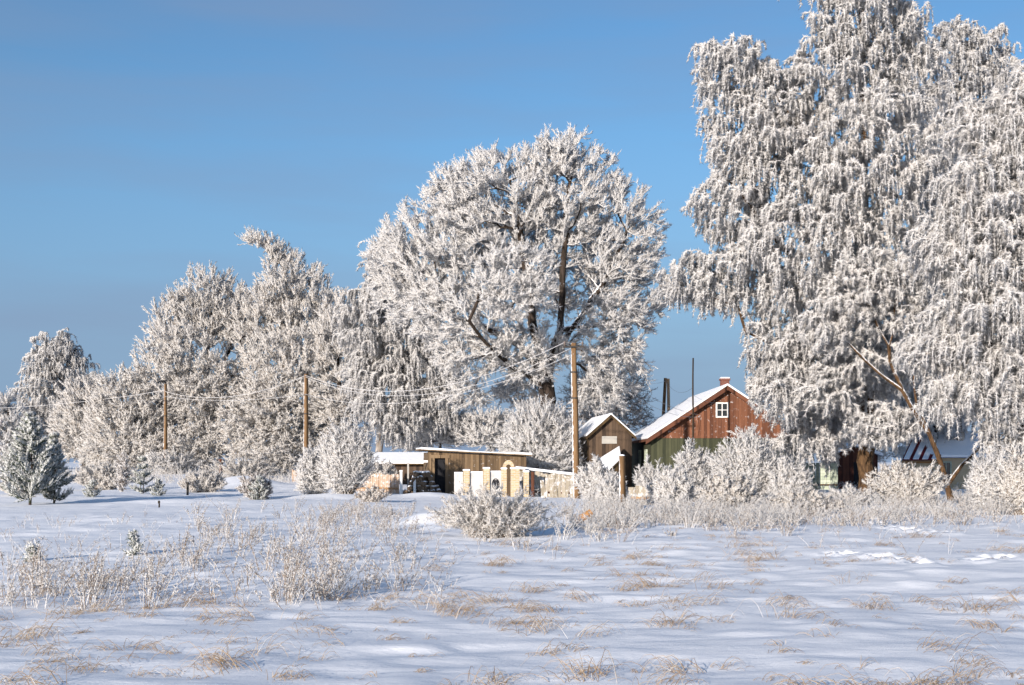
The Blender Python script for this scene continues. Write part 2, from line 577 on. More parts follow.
# ------------------------------------------------------------------ the snow field
MOUNDS = [  # x, y, height, radius x, radius y
    (-2.1, 31.5, 0.34, 1.0, 0.9),
    (-16.2, 74.0, 0.75, 2.4, 3.0),
    (-13.5, 50.0, 0.20, 3.2, 1.6),
    (-8.5, 56.0, 0.25, 2.6, 1.5), (-4.2, 57.5, 0.22, 2.0, 1.2),
    (-22.0, 56.0, 0.30, 6.0, 3.0),
    (-9.0, 74.0, 0.45, 5.0, 5.0),
]
TRAILS = [[(872, 523), (885, 529), (920, 533), (952, 538)], [(830, 554), (870, 558), (900, 563), (930, 569)], [(978, 563), (1012, 558)],
          [(862, 515), (880, 526)]]


def ground(x, y):
    x = np.asarray(x, float)
    y = np.asarray(y, float)
    h = 0.85 * sstep(72, 112, y) * sstep(10, -12, x) + 0.3 * sstep(80, 140, y)
    h = h + 0.22 * (vnoise(x / 9 + 3, y / 9, 1) - 0.5) * sstep(2, 14, y + np.abs(x) * 0.3)
    h = h + 0.10 * (vnoise(x / 3.1, y / 3.7, 2) - 0.5) + 0.05 * (vnoise(x / 1.5 + 0.2 * y, y / 1.1, 3) - 0.5)
    rip = vnoise((x * 0.9 + y * 0.35) / 1.2, (y * 0.9 - x * 0.35) / 0.5, 4)
    h = h + 0.038 * (rip - 0.5) * sstep(60, 20, y)
    h = h + 0.03 * (vnoise(x / 0.42, y / 0.33, 5) - 0.5) + 0.025 * sstep(0.6, 0.9, vnoise(x / 0.8, y / 0.55, 8)) * sstep(70, 30, y)
    for mx_, my_, mh, ra, rb in MOUNDS:
        h = h + mh * np.exp(-((x - mx_) / ra) ** 2 - ((y - my_) / rb) ** 2)
    return h


def gz(x, y):
    return float(ground(x, y))


def axis(lo, hi, n, k):
    u = np.linspace(-1, 1, n)
    s = np.sinh(k * u) / np.sinh(k)
    return s


xs = np.sinh(np.linspace(-1, 1, 640) * 6.0) / np.sinh(6.0) * 1500.0
xs_in = np.linspace(-16, 16, 400)
xs = np.unique(np.concatenate([xs[np.abs(xs) > 16.05], xs_in]))
ys = np.concatenate([-np.geomspace(1500, 2, 60), np.linspace(-1.7, 6, 30), np.geomspace(6.2, 130, 620), np.geomspace(133, 6000, 60)])
GX, GY = np.meshgrid(xs, ys)
GZ = ground(GX, GY)
for tr in TRAILS:                                   # footprints
    pts = []
    for px, py in tr:
        Y = EYE * F / (py - HZ)
        pts.append(((px - 512) / F * Y, Y))
    for (x0, y0), (x1, y1) in zip(pts, pts[1:]):
        L = math.hypot(x1 - x0, y1 - y0)
        k = max(2, int(L / 0.38))
        for i in range(k):
            t = (i + RNG.uniform(-0.2, 0.2)) / k
            cx, cy = x0 + (x1 - x0) * t, y0 + (y1 - y0) * t + (0.08 if i % 2 else -0.08)
            d2 = ((GX - cx) / 0.15) ** 2 + ((GY - cy) / 0.17) ** 2
            near = d2 < 12
            GZ[near] += -0.16 * np.exp(-d2[near]) + 0.05 * np.exp(-(np.sqrt(d2[near]) - 1.7) ** 2 * 3)
ny, nx = GX.shape
idx = np.arange(nx * ny).reshape(ny, nx)
quads = np.stack([idx[:-1, :-1], idx[:-1, 1:], idx[1:, 1:], idx[1:, :-1]], -1).reshape(-1)
me = mesh_np("snow_field", np.stack([GX, GY, GZ], -1).reshape(-1, 3), quads, 4, smooth=True)
o = link("snow_field", me, M['snow'])
o["kind"] = "structure"
o["label"] = "wide snow covered field"

# ------------------------------------------------------------------ rime: spikes, tubes, branch skeletons


class Rime:
    """collects frosted twigs (open three-sided needles) and thin branch tubes for one mesh"""

    def __init__(self):
        self.V, self.T, self.tone, self.n = [], [], [], 0

    def spikes(self, p, d, L, r, tone):
        n = len(p)
        if n == 0:
            return
        d = norm(d)
        ref = RNG.normal(size=(n, 3))
        u = norm(np.cross(d, ref))
        w = np.cross(d, u)
        L = np.broadcast_to(L, (n,))[:, None]
        r = np.broadcast_to(r, (n,))[:, None]
        c, s = -0.5, 0.866
        v = np.empty((n, 4, 3), np.float32)
        v[:, 0] = p + u * r
        v[:, 1] = p + (u * c + w * s) * r
        v[:, 2] = p + (u * c - w * s) * r
        v[:, 3] = p + d * L
        b = self.n + 4 * np.arange(n)[:, None]
        t = np.concatenate([b + np.array([0, 1, 3]), b + np.array([1, 2, 3]), b + np.array([2, 0, 3])], 1)
        self.V.append(v.reshape(-1, 3))
        self.T.append(t.reshape(-1))
        self.tone.append(np.repeat(np.broadcast_to(tone, (n,)), 3))
        self.n += 4 * n

    def tubes(self, a, b, ra, rb, tone, sides=3):
        n = len(a)
        if n == 0:
            return
        d = norm(b - a)
        ref = np.where(np.abs(d[:, 2:3]) < 0.9, np.array([[0, 0, 1.0]]), np.array([[1.0, 0, 0]]))
        u = norm(np.cross(d, ref))
        w = np.cross(d, u)
        v = np.empty((n, 2 * sides, 3), np.float32)
        ra = np.broadcast_to(ra, (n,))[:, None]
        rb = np.broadcast_to(rb, (n,))[:, None]
        for k in range(sides):
            an = 2 * PI * k / sides
            off = u * math.cos(an) + w * math.sin(an)
            v[:, k] = a + off * ra
            v[:, sides + k] = b + off * rb
        base = self.n + 2 * sides * np.arange(n)[:, None]
        t = []
        for k in range(sides):
            l = (k + 1) % sides
            t += [base + np.array([k, l, sides + l]), base + np.array([k, sides + l, sides + k])]
        self.V.append(v.reshape(-1, 3))
        self.T.append(np.concatenate(t, 1).reshape(-1))
        self.tone.append(np.repeat(np.broadcast_to(tone, (n,)), 2 * sides))
        self.n += 2 * sides * n

    def build(self, name, m, parent=None, origin=(0, 0, 0), smooth=False):
        V = np.concatenate(self.V) - np.asarray(origin, np.float32)
        me = mesh_np(name, V, np.concatenate(self.T), 3, np.concatenate(self.tone), smooth)
        return link(name, me, m, parent)


def skeleton(paths, pts, bf):
    """paths: woody polylines; pts: points the branches must reach. Returns positions, parents, number of path nodes."""
    pos, par, pl = [], [], []
    for pth in paths:
        pth = [np.asarray(q, float) for q in pth]
        if not pos:
            pos.append(pth[0]); par.append(-1); pl.append(0.0)
            last = 0
        else:
            d = np.linalg.norm(np.array(pos) - pth[0], axis=1)
            last = int(np.argmin(d))
        for q in pth[1:]:
            a = pos[last]
            k = max(1, int(np.linalg.norm(q - a) / 0.7))
            for i in range(1, k + 1):
                np_ = a + (q - a) * i / k + RNG.normal(size=3) * 0.05
                pl.append(pl[last] + 0.35 * np.linalg.norm(np_ - pos[last]))
                pos.append(np_); par.append(last)
                last = len(pos) - 1
    n0 = len(pos)
    pos = np.array(pos)
    n1 = len(pts)
    P_ = np.concatenate([pos, pts])
    par = np.concatenate([np.array(par), -np.ones(n1, int)])
    pl = np.concatenate([np.array(pl), np.zeros(n1)])
    d = np.linalg.norm(pts[:, None, :] - pos[None, n0 // 4:, :], axis=2) + bf * pl[None, n0 // 4:n0]
    best = np.argmin(d, 1)
    cost = d[np.arange(n1), best]
    best = best + n0 // 4
    order = []
    for _ in range(n1):
        j = int(np.argmin(cost))
        order.append(j)
        cost[j] = np.inf
        g = n0 + j
        par[g] = best[j]
        pl[g] = pl[best[j]] + np.linalg.norm(P_[g] - P_[best[j]])
        nd = np.linalg.norm(pts - pts[j], axis=1) + bf * pl[g]
        up = (nd < cost) & np.isfinite(cost)
        cost[up] = nd[up]
        best[up] = g
    # smooth kinks
    nn = len(P_)
    for _ in range(2):
        acc = np.zeros_like(P_); cnt = np.zeros(nn)
        v = par >= 0
        np.add.at(acc, par[v], P_[v]); np.add.at(cnt, par[v], 1)
        mid = (P_[np.maximum(par, 0)] + acc / np.maximum(cnt, 1)[:, None]) / 2
        mv = (cnt > 0) & (np.arange(nn) >= n0)
        P_[mv] = 0.55 * P_[mv] + 0.45 * mid[mv]
    # descendants
    tips = np.zeros(nn)
    cnt = np.bincount(par[par >= 0], minlength=nn)
    tips[cnt == 0] = 1
    for g in [n0 + j for j in reversed(order)]:
        tips[par[g]] += tips[g]
    for g in range(n0 - 1, 0, -1):
        tips[par[g]] += tips[g]
    return P_, par, n0, tips, cnt


def lobe_points(lobes, n, shell):
    """lobes: (centre, (rx, ry, rz)); points thicker towards the outside"""
    w = np.array([max(l[1][0] * l[1][1] * l[1][2], 0.05) ** 0.7 for l in lobes])
    ks = RNG.choice(len(lobes), n, p=w / w.sum())
    C = np.array([l[0] for l in lobes])[ks]
    R = np.array([l[1] for l in lobes])[ks]
    d = norm(RNG.normal(size=(n, 3)))
    r = RNG.random(n)[:, None] ** shell
    return C + d * r * R


def side_spikes(R, p, d, n_each, L, r, spread, tone_lo, up=0.0):
    """n_each small needles round every point"""
    k = len(p) * n_each
    pp = np.repeat(p, n_each, 0)
    dd = np.repeat(d, n_each, 0) + RNG.normal(size=(k, 3)) * spread
    dd[:, 2] += up
    R.spikes(pp, dd, L * RNG.uniform(0.6, 1.4, k), r * RNG.uniform(0.6, 1.3, k), np.clip(RNG.uniform(tone_lo, 1.0, k), 0, 1))


def tree(name, label, cat, base_px, Y, trunk_paths, lobes, n, style, trunk_r, bark='bark', frost='frost', group=None,
         shell=0.28, bf=0.45, dens=1.0, depth=0.85, tw=1.0, px=True, dark=0.03, hang=1.0, pmin=0.0):
    """lobes given as the crown's bulges: (px, py, rpx, rpy[, dY]) at distance Y"""
    s = Y / F
    if px:
        L3 = []
        for l in lobes:
            c = P(l[0], l[1], Y)
            dy = l[4] if len(l) > 4 else RNG.uniform(-0.25, 0.25) * l[2] * s
            c = c + np.array([0, dy, 0])
            L3.append((c, (l[2] * s, max(l[2], l[3] * 0.7) * s * depth, l[3] * s)))
        paths = [[P(q[0], q[1], Y) + np.array([0, q[2] if len(q) > 2 else 0, 0]) for q in pth] for pth in trunk_paths]
    b = paths[0][0].copy()
    b[2] = gz(b[0], b[1]) - 0.15
    paths[0][0] = b
    root = thing(name, label, cat, (b[0], b[1], b[2]), 0, group)
    pts = lobe_points(L3, n, shell)
    pts[:, 2] = np.maximum(pts[:, 2], b[2] + 0.6)
    pos, par, n0, tips, cnt = skeleton(paths, pts, bf)
    tot = tips[0]
    rad = np.maximum(trunk_r * np.sqrt(tips / tot), 0.009)
    hf = np.clip((pos[:n0, 2] - b[2]) / 4.5, 0, 1)
    rad[:n0] = np.maximum(rad[:n0], trunk_r * pmin * (1 - 0.85 * hf))
    ch = np.where(par >= 0)[0]
    a, c = pos[par[ch]], pos[ch]
    ra, rb = np.minimum(rad[par[ch]], rad[ch] * 1.5), rad[ch]
    ra[:] = np.where(par[ch] < n0, np.maximum(ra, np.minimum(rad[par[ch]], rad[ch] * 1.8)), ra)
    path_e = ch < n0
    ra[path_e] = rad[par[ch]][path_e]
    flare = (par[ch] == 0)
    ra[flare] *= 1.35
    ax_d = norm(c - a)
    thick = rb > 0.035
    W = Rime()
    W.tubes((a - ax_d * np.minimum(ra, 0.5)[:, None] * 0.35)[thick], (c + ax_d * np.minimum(rb, 0.5)[:, None] * 0.35)[thick], ra[thick], rb[thick], 0.5, sides=7)
    W.build("trunk", M[bark], root, b, smooth=True)
    R = Rime()
    R.tubes(a[~thick], c[~thick], ra[~thick] + 0.008 * tw, rb[~thick] + 0.010 * tw, RNG.uniform(dark * 0, 1.0, (~thick).sum()) * 0.75 + 0.1)
    fine = np.where((rad < 0.06) & (np.arange(len(pos)) >= n0))[0]
    ctr = np.average([l[0] for l in L3], axis=0, weights=[l[1][0] for l in L3])
    ed = norm(pos[fine] - pos[np.maximum(par[fine], 0)])
    outw = norm(pos[fine] - ctr)
    if style in ("plume", "oak", "open"):
        K = {"plume": 4, "oak": 5, "open": 2}[style]
        K = max(1, int(round(K * dens)))
        p0 = np.repeat(pos[fine], K, 0)
        par_p = np.repeat(pos[np.maximum(par[fine], 0)], K, 0)
        tt = RNG.random((len(p0), 1))
        p0 = p0 + (par_p - p0) * tt * 0.8
        up = {"plume": 0.65, "oak": 0.45, "open": 0.3}[style]
        dd = norm(np.repeat(ed, K, 0) * 0.5 + np.repeat(outw, K, 0) * 0.55 + RNG.normal(size=p0.shape) * 0.42 + np.array([0, 0, up]))
        Ln = RNG.uniform(0.35, 0.95, len(p0)) * {"plume": 1.0, "oak": 0.85, "open": 0.8}[style]
        m_ = {"plume": 16, "oak": 18, "open": 7}[style]
        rr = {"plume": 0.020, "oak": 0.0185, "open": 0.013}[style] * tw
        R.spikes(p0, dd, Ln, rr * 0.8, RNG.uniform(0.0, 1.0, len(p0)))
        t = RNG.random((len(p0), m_, 1)) ** 0.8
        q = (p0[:, None, :] + dd[:, None, :] * Ln[:, None, None] * t).reshape(-1, 3)
        sd_ = np.repeat(dd, m_, 0) * 0.8 + RNG.normal(size=q.shape) * 0.55
        sd_[:, 2] += up * 0.3
        R.spikes(q, sd_, RNG.uniform(0.10, 0.30, len(q)), rr * RNG.uniform(0.7, 1.4, len(q)), RNG.uniform(dark, 1.0, len(q)))
    elif style == "birch":
        K = max(1, int(round(3.4 * dens)))
        p0 = np.repeat(pos[fine], K, 0)
        par_p = np.repeat(pos[np.maximum(par[fine], 0)], K, 0)
        p0 = p0 + (par_p - p0) * RNG.random((len(p0), 1)) * 0.8
        S = len(p0)
        oo = np.repeat(outw, K, 0) * 0.7 + RNG.normal(size=p0.shape) * 0.75
        oo[:, 2] = np.abs(oo[:, 2]) * 0.4
        nodev = np.repeat(np.clip(np.exp(RNG.normal(size=len(fine)) * 0.3), 0.55, 1.5), K)
        Ls = RNG.uniform(0.3, 0.85, S) * (0.6 + 0.6 * RNG.random(S)) * hang * nodev
        reach = RNG.uniform(0.08, 0.5, S) * np.sqrt(nodev)
        fat = np.repeat(RNG.uniform(0.65, 1.3, S), 11)
        m_ = 11
        tk = np.linspace(0, 1, m_)

        def curve(t):
            return p0[:, None, :] + oo[:, None, :] * (reach[:, None] * (1 - np.exp(-2.6 * t)))[:, :, None] - np.array([0, 0, 1.0]) * (Ls[:, None] * t ** 1.7)[:, :, None]
        tj = np.clip(tk[None, :] + RNG.uniform(-0.04, 0.04, (S, m_)), 0, 1)
        q = curve(tj)
        tan = norm(curve(np.clip(tj + 0.05, 0, 1.1)) - q)
        # keep strands out of the ground
        keep = (q[..., 2] > b[2] + 0.5).reshape(-1)
        thin = 0.022 * tw
        qs = curve(np.linspace(0, 1, 5)[None, :].repeat(S, 0))
        for i in range(4):
            R.tubes(qs[:, i], qs[:, i + 1], thin * 0.6, thin * 0.5, RNG.uniform(0.1, 1, S))
        for rep in range(5):
            k = S * m_
            dd = tan.reshape(-1, 3) + RNG.normal(size=(k, 3)) * 0.6
            R.spikes(q.reshape(-1, 3)[keep], dd[keep], RNG.uniform(0.11, 0.27, k)[keep], (1.12 * thin * fat * RNG.uniform(0.65, 1.45, k))[keep], RNG.uniform(dark, 1.0, k)[keep])
    R.build("crown", M[frost], root, b)
    return root


def bush(name, label, cat, px_, py, Y, w_px, h_px, stems, group=None, frost='frost', bark='bark_brown', lean=0.0, tw=1.0, twigs=9, dark=0.0, spread=1.0, up=0.4, sub=6, dy=0.7, needles=17):
    """stems fanning out of the snow, side shoots, rime needles; w_px, h_px its width and height in the picture"""
    s = Y / F
    x = (px_ - 512) * s
    z = gz(x, Y) - 0.05
    rx, H = w_px * s / 2, h_px * s
    root = thing(name, label, cat, (x, Y, z), 0, group)
    org = np.array([x, Y, z])
    az = RNG.uniform(0, 2 * PI, stems)
    rr = np.sqrt(RNG.random(stems))
    tipx = np.stack([np.cos(az) * rr * rx + lean * H, np.sin(az) * rr * rx * dy, H * np.sqrt(np.clip(1 - 0.75 * rr ** 2.2, 0.05, 1)) * RNG.uniform(0.5, 1.12, stems)], 1)
    lob = 0.9 + 0.18 * np.sin(az * 2 + RNG.uniform(0, 6)) + 0.14 * np.sin(az * 3 + RNG.uniform(0, 6))
    tipx = tipx * np.stack([lob, lob, 0.8 + 0.2 * lob], 1)
    b0 = np.stack([np.cos(az) * rr * rx * 0.22, np.sin(az) * rr * rx * 0.22 * dy, np.zeros(stems)], 1)

    def st(t):
        return b0 + (tipx - b0) * np.stack([t ** (1.15 + 0.2 * spread), t ** (1.15 + 0.2 * spread), t ** 0.9], 1)
    S, R = Rime(), Rime()
    ks = 6
    prev = st(np.zeros(stems))
    pts, dirs, sizes = [], [], []
    r0 = 0.016 * tw * (0.6 + 0.25 * H)
    for i in range(1, ks + 1):
        cur = st(np.full(stems, i / ks)) + RNG.normal(size=(stems, 3)) * 0.03 * H * (i < ks)
        ra, rb = r0 * (1 - (i - 1) / ks * 0.8), r0 * (1 - i / ks * 0.8)
        (S if i <= 2 else R).tubes(prev, cur, ra, rb, RNG.uniform(0.0, 1.0, stems), 4 if i <= 2 else 3)
        if i >= 2:
            for _ in range(sub):
                t = RNG.random((stems, 1))
                o_ = prev + (cur - prev) * t
                dd = norm(norm(cur - prev) * 0.7 + RNG.normal(size=(stems, 3)) * 0.5 + np.array([0, 0, up]))
                pts.append(o_); dirs.append(dd); sizes.append(np.full(stems, H * (0.12 + 0.16 * (1 - i / ks))) * RNG.uniform(0.6, 1.3, stems))
        prev = cur
    p, d, L = np.concatenate(pts), np.concatenate(dirs), np.concatenate(sizes)
    R.spikes(p, d, L, r0 * 0.7, RNG.uniform(0, 1, len(p)))
    m_ = needles
    t = RNG.random((len(p), m_, 1))
    q = (p[:, None] + d[:, None] * L[:, None, None] * t).reshape(-1, 3)
    dd = np.repeat(d, m_, 0) + RNG.normal(size=q.shape) * 0.6
    sc = min(1.0, 0.35 + 0.3 * H)
    R.spikes(q, dd, RNG.uniform(0.06, 0.2, len(q)) * sc, 0.0165 * tw * sc * RNG.uniform(0.7, 1.4, len(q)), RNG.uniform(dark, 1.0, len(q)))
    S.build("stems", M['stem'], root)
    R.build("twigs", M[frost], root)
    return root


def pine(name, label, px_, py_top, py_base, Y, w_px, whorls, group=None, tone_lo=0.0, tone_hi=1.0, trunk_show=0.07):
    s = Y / F
    x = (px_ - 512) * s
    z = gz(x, Y) - 0.05
    H = (EYE + (HZ - py_top) * s) - z
    rx = w_px * s / 2
    root = thing(name, label, "pine", (x, Y, z), 0, group)
    mb = MB()
    mb.tube([(0, 0, 0), (0.02 * H, 0, 0.4 * H), (0, 0, H * 0.97)], [0.016 * H, 0.010 * H, 0.003 * H], 7)
    mb.build("trunk", M['bark'], root)
    R = Rime()
    A, D, Ln = [], [], []
    for i in range(whorls):
        u = i / max(whorls - 1, 1)
        hz = H * (trunk_show + (0.95 - trunk_show) * u)
        rad = rx * (1.04 - u) ** 0.85 * (0.8 + 0.25 * min(1, u * 5 + 0.2))
        k = RNG.integers(7, 10) if rx > 0.6 else (5 if rx > 0.25 else 3)
        for j in range(k):
            az = RNG.uniform(0, 2 * PI)
            e = rad * RNG.uniform(0.75, 1.15)
            n_ = 6
            pp = []
            for q in range(n_ + 1):
                t = q / n_
                pp.append(np.array([math.cos(az) * e * t, math.sin(az) * e * t, hz + e * 0.55 * t ** 1.6 - 0.12 * e * t]))
            for q in range(n_):
                R.tubes(pp[q][None], pp[q + 1][None], 0.008 * H ** 0.5, 0.006 * H ** 0.5, 0.05)
                if q >= 1:
                    A.append(pp[q + 1]); D.append(norm(pp[q + 1] - pp[q]) + np.array([0, 0, 0.5])); Ln.append(e * 0.28)
                    for _ in range(2):
                        A.append(pp[q] + RNG.normal(size=3) * 0.04); D.append(norm(pp[q + 1] - pp[q]) + RNG.normal(size=3) * 0.5 + np.array([0, 0, 0.6])); Ln.append(e * 0.3)
    A.append(np.array([0, 0, H * 0.9])); D.append(np.array([0, 0, 1.0])); Ln.append(H * 0.1)
    A, D, Ln = np.array(A), norm(np.array(D)), np.clip(np.array(Ln), 0.1, 0.45)
    m_ = 20 if rx > 0.25 else 12
    t = RNG.random((len(A), m_, 1))
    q = (A[:, None] + D[:, None] * Ln[:, None, None] * t).reshape(-1, 3)
    dd = np.repeat(D, m_, 0) * 0.9 + RNG.normal(size=q.shape) * 0.5
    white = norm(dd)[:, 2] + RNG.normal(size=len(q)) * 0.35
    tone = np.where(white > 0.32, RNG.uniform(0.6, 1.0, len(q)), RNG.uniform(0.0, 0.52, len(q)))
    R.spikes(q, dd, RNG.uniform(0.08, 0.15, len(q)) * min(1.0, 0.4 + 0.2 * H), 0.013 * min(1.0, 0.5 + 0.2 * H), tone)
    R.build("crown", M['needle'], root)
    return root


# ------------------------------------------------------------------ the wooden house
HX, HY, HD = 7.65, 68.0, 14.0
house = thing("house", "red and green wooden house with a long snowy roof and a small brick chimney", "house", (HX, HY, -0.1))
WID, APX, APZ = 8.3, 4.15, 5.85
SLOPE = 0.66
EZ = APZ - SLOPE * APX
mb = MB()
mb.box((WID / 2, HD / 2, EZ / 2 + 0.02), (WID, HD, EZ + 0.04))
mb.build("wall", M['green_wood'], house)
mb = MB()
mb.prism([(-0.02, -0.03, EZ), (WID + 0.02, -0.03, EZ), (APX, -0.03, APZ)], (0, HD + 0.06, 0))
mb.build("gable", M['red_wood'], house)
OV, TH = 0.32, 0.10


def roof_slab(w, apx, apz, slope, ov, dep, fov, th, lift=0.0):
    """two slopes as one folded sheet of thickness th"""
    L = [(-ov, apz - slope * (apx + ov)), (apx, apz), (w + ov, apz - slope * (w - apx + ov))]
    m = MB()
    low = [(x_, -fov, z_ + lift) for x_, z_ in L]
    upp = [(x_, -fov, z_ + lift + th) for x_, z_ in L][::-1]
    pts = low + upp
    for seg in (0, 1):
        q = [low[seg], low[seg + 1], upp[1 - seg], upp[2 - seg]]
        m.prism([q[0], q[1], q[2], q[3]], (0, dep + 2 * fov, 0))
    return m


roof_slab(WID, APX, APZ + 0.02, SLOPE, OV, HD, 0.45, TH).build("roof", M['rake'], house)
roof_slab(WID, APX, APZ + 0.125, SLOPE, OV - 0.06, HD, 0.40, 0.14).build("roof_snow", M['roof_snow'], house, bevel=0.05)
for sgn in (-1, 1):
    mb = MB()
    xe = APX + sgn * (APX + OV + 0.02)
    ze = APZ - SLOPE * (APX + OV + 0.02)
    mb.prism([(xe, -0.50, ze - 0.12), (APX, -0.50, APZ - 0.12), (APX, -0.50, APZ + 0.10), (xe, -0.50, ze + 0.10)], (0, 0.046, 0))
    mb.build("rake_board", M['rake'], house)
mb = MB()
mb.box((APX + 0.28, 2.2, APZ + 0.12), (0.46, 0.46, 0.95))
mb.box((APX + 0.28, 2.2, APZ + 0.63), (0.56, 0.56, 0.1))
ch = mb.build("chimney", M['red_brick'], house)
mb = MB()
mb.box((APX + 0.28, 2.2, APZ + 0.72), (0.5, 0.5, 0.08))
mb.build("chimney_snow", M['roof_snow'], ch, bevel=0.03)


def window(parent, c, w, h, axis_, depth=0.06, mull=1, trans=0, fm='white_paint', fw=0.09):
    """axis 'y': in a wall facing -y; axis 'x': in a wall facing -x"""
    g, f_ = MB(), MB()

    def bx(m, du, dz, su, sz, th, off):
        if axis_ == 'y':
            m.box((c[0] + du, c[1] - off, c[2] + dz), (su, th, sz))
        else:
            m.box((c[0] - off, c[1] + du, c[2] + dz), (th, su, sz))
    bx(g, 0, 0, w - 0.02, h - 0.02, 0.02, 0.012)
    o = g.build("window", M['glass'], parent)
    bx(f_, -w / 2, 0, fw, h + fw, depth, depth / 2 + 0.003)
    bx(f_, w / 2, 0, fw, h + fw, depth, depth / 2 + 0.003)
    bx(f_, 0, h / 2, w - fw, fw, depth, depth / 2 + 0.003)
    bx(f_, 0, -h / 2, w - fw, fw, depth + 0.02, depth / 2 + 0.013)
    for i in range(mull):
        bx(f_, -w / 2 + w * (i + 1) / (mull + 1), 0, fw * 0.55, h - fw, depth * 0.7, depth * 0.35 + 0.003)
    for i in range(trans):
        bx(f_, 0, -h / 2 + h * (i + 1) / (trans + 1), w - fw, fw * 0.4, depth * 0.5, depth * 0.25 + 0.003)
    f_.build("frame", M[fm], o)
    return o


window(house, (3.9, -0.03, 4.66), 0.62, 0.76, 'y', mull=1, trans=1, fw=0.075)
window(house, (0.0, 2.3, 1.85), 0.95, 1.25, 'x', fm='fence_green')
window(house, (0.0, 5.6, 1.85), 0.95, 1.25, 'x', fm='fence_green')
window(house, (2.2, 0.0, 1.75), 0.95, 1.2, 'y')
window(house, (5.6, 0.0, 1.75), 0.95, 1.2, 'y')
mb = MB()
mb.box((1.62, -0.06, 3.75), (0.10, 0.05, 0.95))
mb.build("gable_post", M['rake'], house)

# ------------------------------------------------------------------ the small barn
barn = thing("barn", "small weathered barn with a steep snowy roof, left of the house", "barn", (4.36, 70.0, -0.1), math.radians(4.5))
w_, ax_, az_, sl_ = 2.45, 1.225, 4.38, 0.88
ez_ = az_ - sl_ * ax_
mb = MB()
mb.prism([(0, 0, 0), (w_, 0, 0), (w_, 0, ez_), (ax_, 0, az_), (0, 0, ez_)], (0, 0.06, 0))
mb.build("gable_wall", M['barn'], barn)
mb = MB()
mb.box((w_ / 2, 3.6, ez_ / 2), (w_, 7.0, ez_))
mb.build("wall", M['barn_dark'], barn)
roof_slab(w_, ax_, az_ + 0.02, sl_, 0.2, 7.1, 0.28, 0.08).build("roof", M['barn_dark'], barn)
roof_slab(w_, ax_, az_ + 0.105, sl_, 0.18, 7.1, 0.25, 0.10).build("roof_snow", M['roof_snow'], barn, bevel=0.03)
for sgn in (-1, 1):
    mb = MB()
    xe = ax_ + sgn * (ax_ + 0.22)
    ze = az_ - sl_ * (ax_ + 0.22)
    mb.prism([(xe, -0.32, ze - 0.07), (ax_, -0.32, az_ - 0.07), (ax_, -0.32, az_ + 0.09), (xe, -0.32, ze + 0.09)], (0, 0.036, 0))
    mb.build("rake_board", M['barn_dark'], barn)
mb = MB()
mb.box((1.16, -0.03, 3.05), (0.86, 0.04, 0.42))
o = mb.build("gable_hatch", M['grey_wall'], barn)
o["label"] = "pale rimed hatch high in the gable"

# lean-to in front of the barn
lean = thing("lean_to", "low lean-to with a tilted snow covered roof in front of the barn", "lean-to", (4.35, 67.0, -0.1), 0.0)
LP = [P(589, 468, 68.6) - [4.35, 67, -0.1], P(609, 472, 66.6) - [4.35, 67, -0.1], P(621, 460, 67.0) - [4.35, 67, -0.1], P(619.5, 449, 69.6) - [4.35, 67, -0.1]]
mb = MB()
q4 = [tuple(q) for q in LP]
mb.prism(q4, (0, 0, 0.07))
mb.build("roof", M['barn_dark'], lean)
mb = MB()
mb.prism([(q[0], q[1], q[2] + 0.073) for q in LP], (0, 0, 0.12))
mb.build("roof_snow", M['roof_snow'], lean, bevel=0.03)
cx_, cy_ = sum(q[0] for q in LP) / 4, sum(q[1] for q in LP) / 4
mb = MB()
low = [(cx_ + (q[0] - cx_) * 0.9, cy_ + (q[1] - cy_) * 0.9, 0.0) for q in LP]
upp = [(a_[0], a_[1], q[2] - 0.04) for a_, q in zip(low, LP)]
for i in range(4):
    j = (i + 1) % 4
    mb.poly([low[i], low[j], upp[j], upp[i]])
mb.build("wall", M['barn_dark'], lean)

# ------------------------------------------------------------------ the plank shed
shed = thing("shed", "low plank shed with a dark open doorway and thin snow on its flat roof", "shed", (-4.42, 65.0, -0.1), math.radians(9))
SW, SD, SH0, SH1 = 5.25, 2.6, 2.36, 2.1
dx0, dx1, dh = 0.34, 0.92, 2.0
mb = MB()


def shz(x_):
    return SH0 + (SH1 - SH0) * x_ / SW


mb.prism([(0, 0, 0), (dx0, 0, 0), (dx0, 0, shz(dx0)), (0, 0, shz(0))], (0, 0.08, 0))
mb.prism([(dx1, 0, 0), (SW, 0, 0), (SW, 0, shz(SW)), (dx1, 0, shz(dx1))], (0, 0.08, 0))
mb.prism([(dx0 + .002, 0, dh), (dx1 - .002, 0, dh), (dx1 - .002, 0, shz(dx1)), (dx0 + .002, 0, shz(dx0))], (0, 0.08, 0))
mb.box((0.04, SD / 2 + 0.045, SH0 / 2 - 0.03), (0.08, SD - 0.09, SH0 - 0.06))
mb.box((SW - 0.04, SD / 2 + 0.045, SH1 / 2 - 0.03), (0.08, SD - 0.09, SH1 - 0.06))
mb.box((SW / 2, SD + 0.04, SH1 / 2 - 0.02), (SW, 0.08, SH1 - 0.04))
mb.build("wall", M['shed'], shed)
mb = MB()
mb.box((0.09, -0.025, 1.12), (0.18, 0.045, 2.24))
mb.box((dx0 - 0.05, -0.025, 1.0), (0.12, 0.045, 2.0))
mb.box((dx1 + 0.07, -0.025, 1.0), (0.16, 0.045, 2.0))
mb.box(((dx0 + dx1) / 2, -0.028, dh + 0.09), (dx1 - dx0 + 0.44, 0.05, 0.17))
mb.build("door_frame", M['shed_trim'], shed)
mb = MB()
mb.box(((dx0 + dx1) / 2, 0.22, dh / 2), (0.9, 0.04, dh))
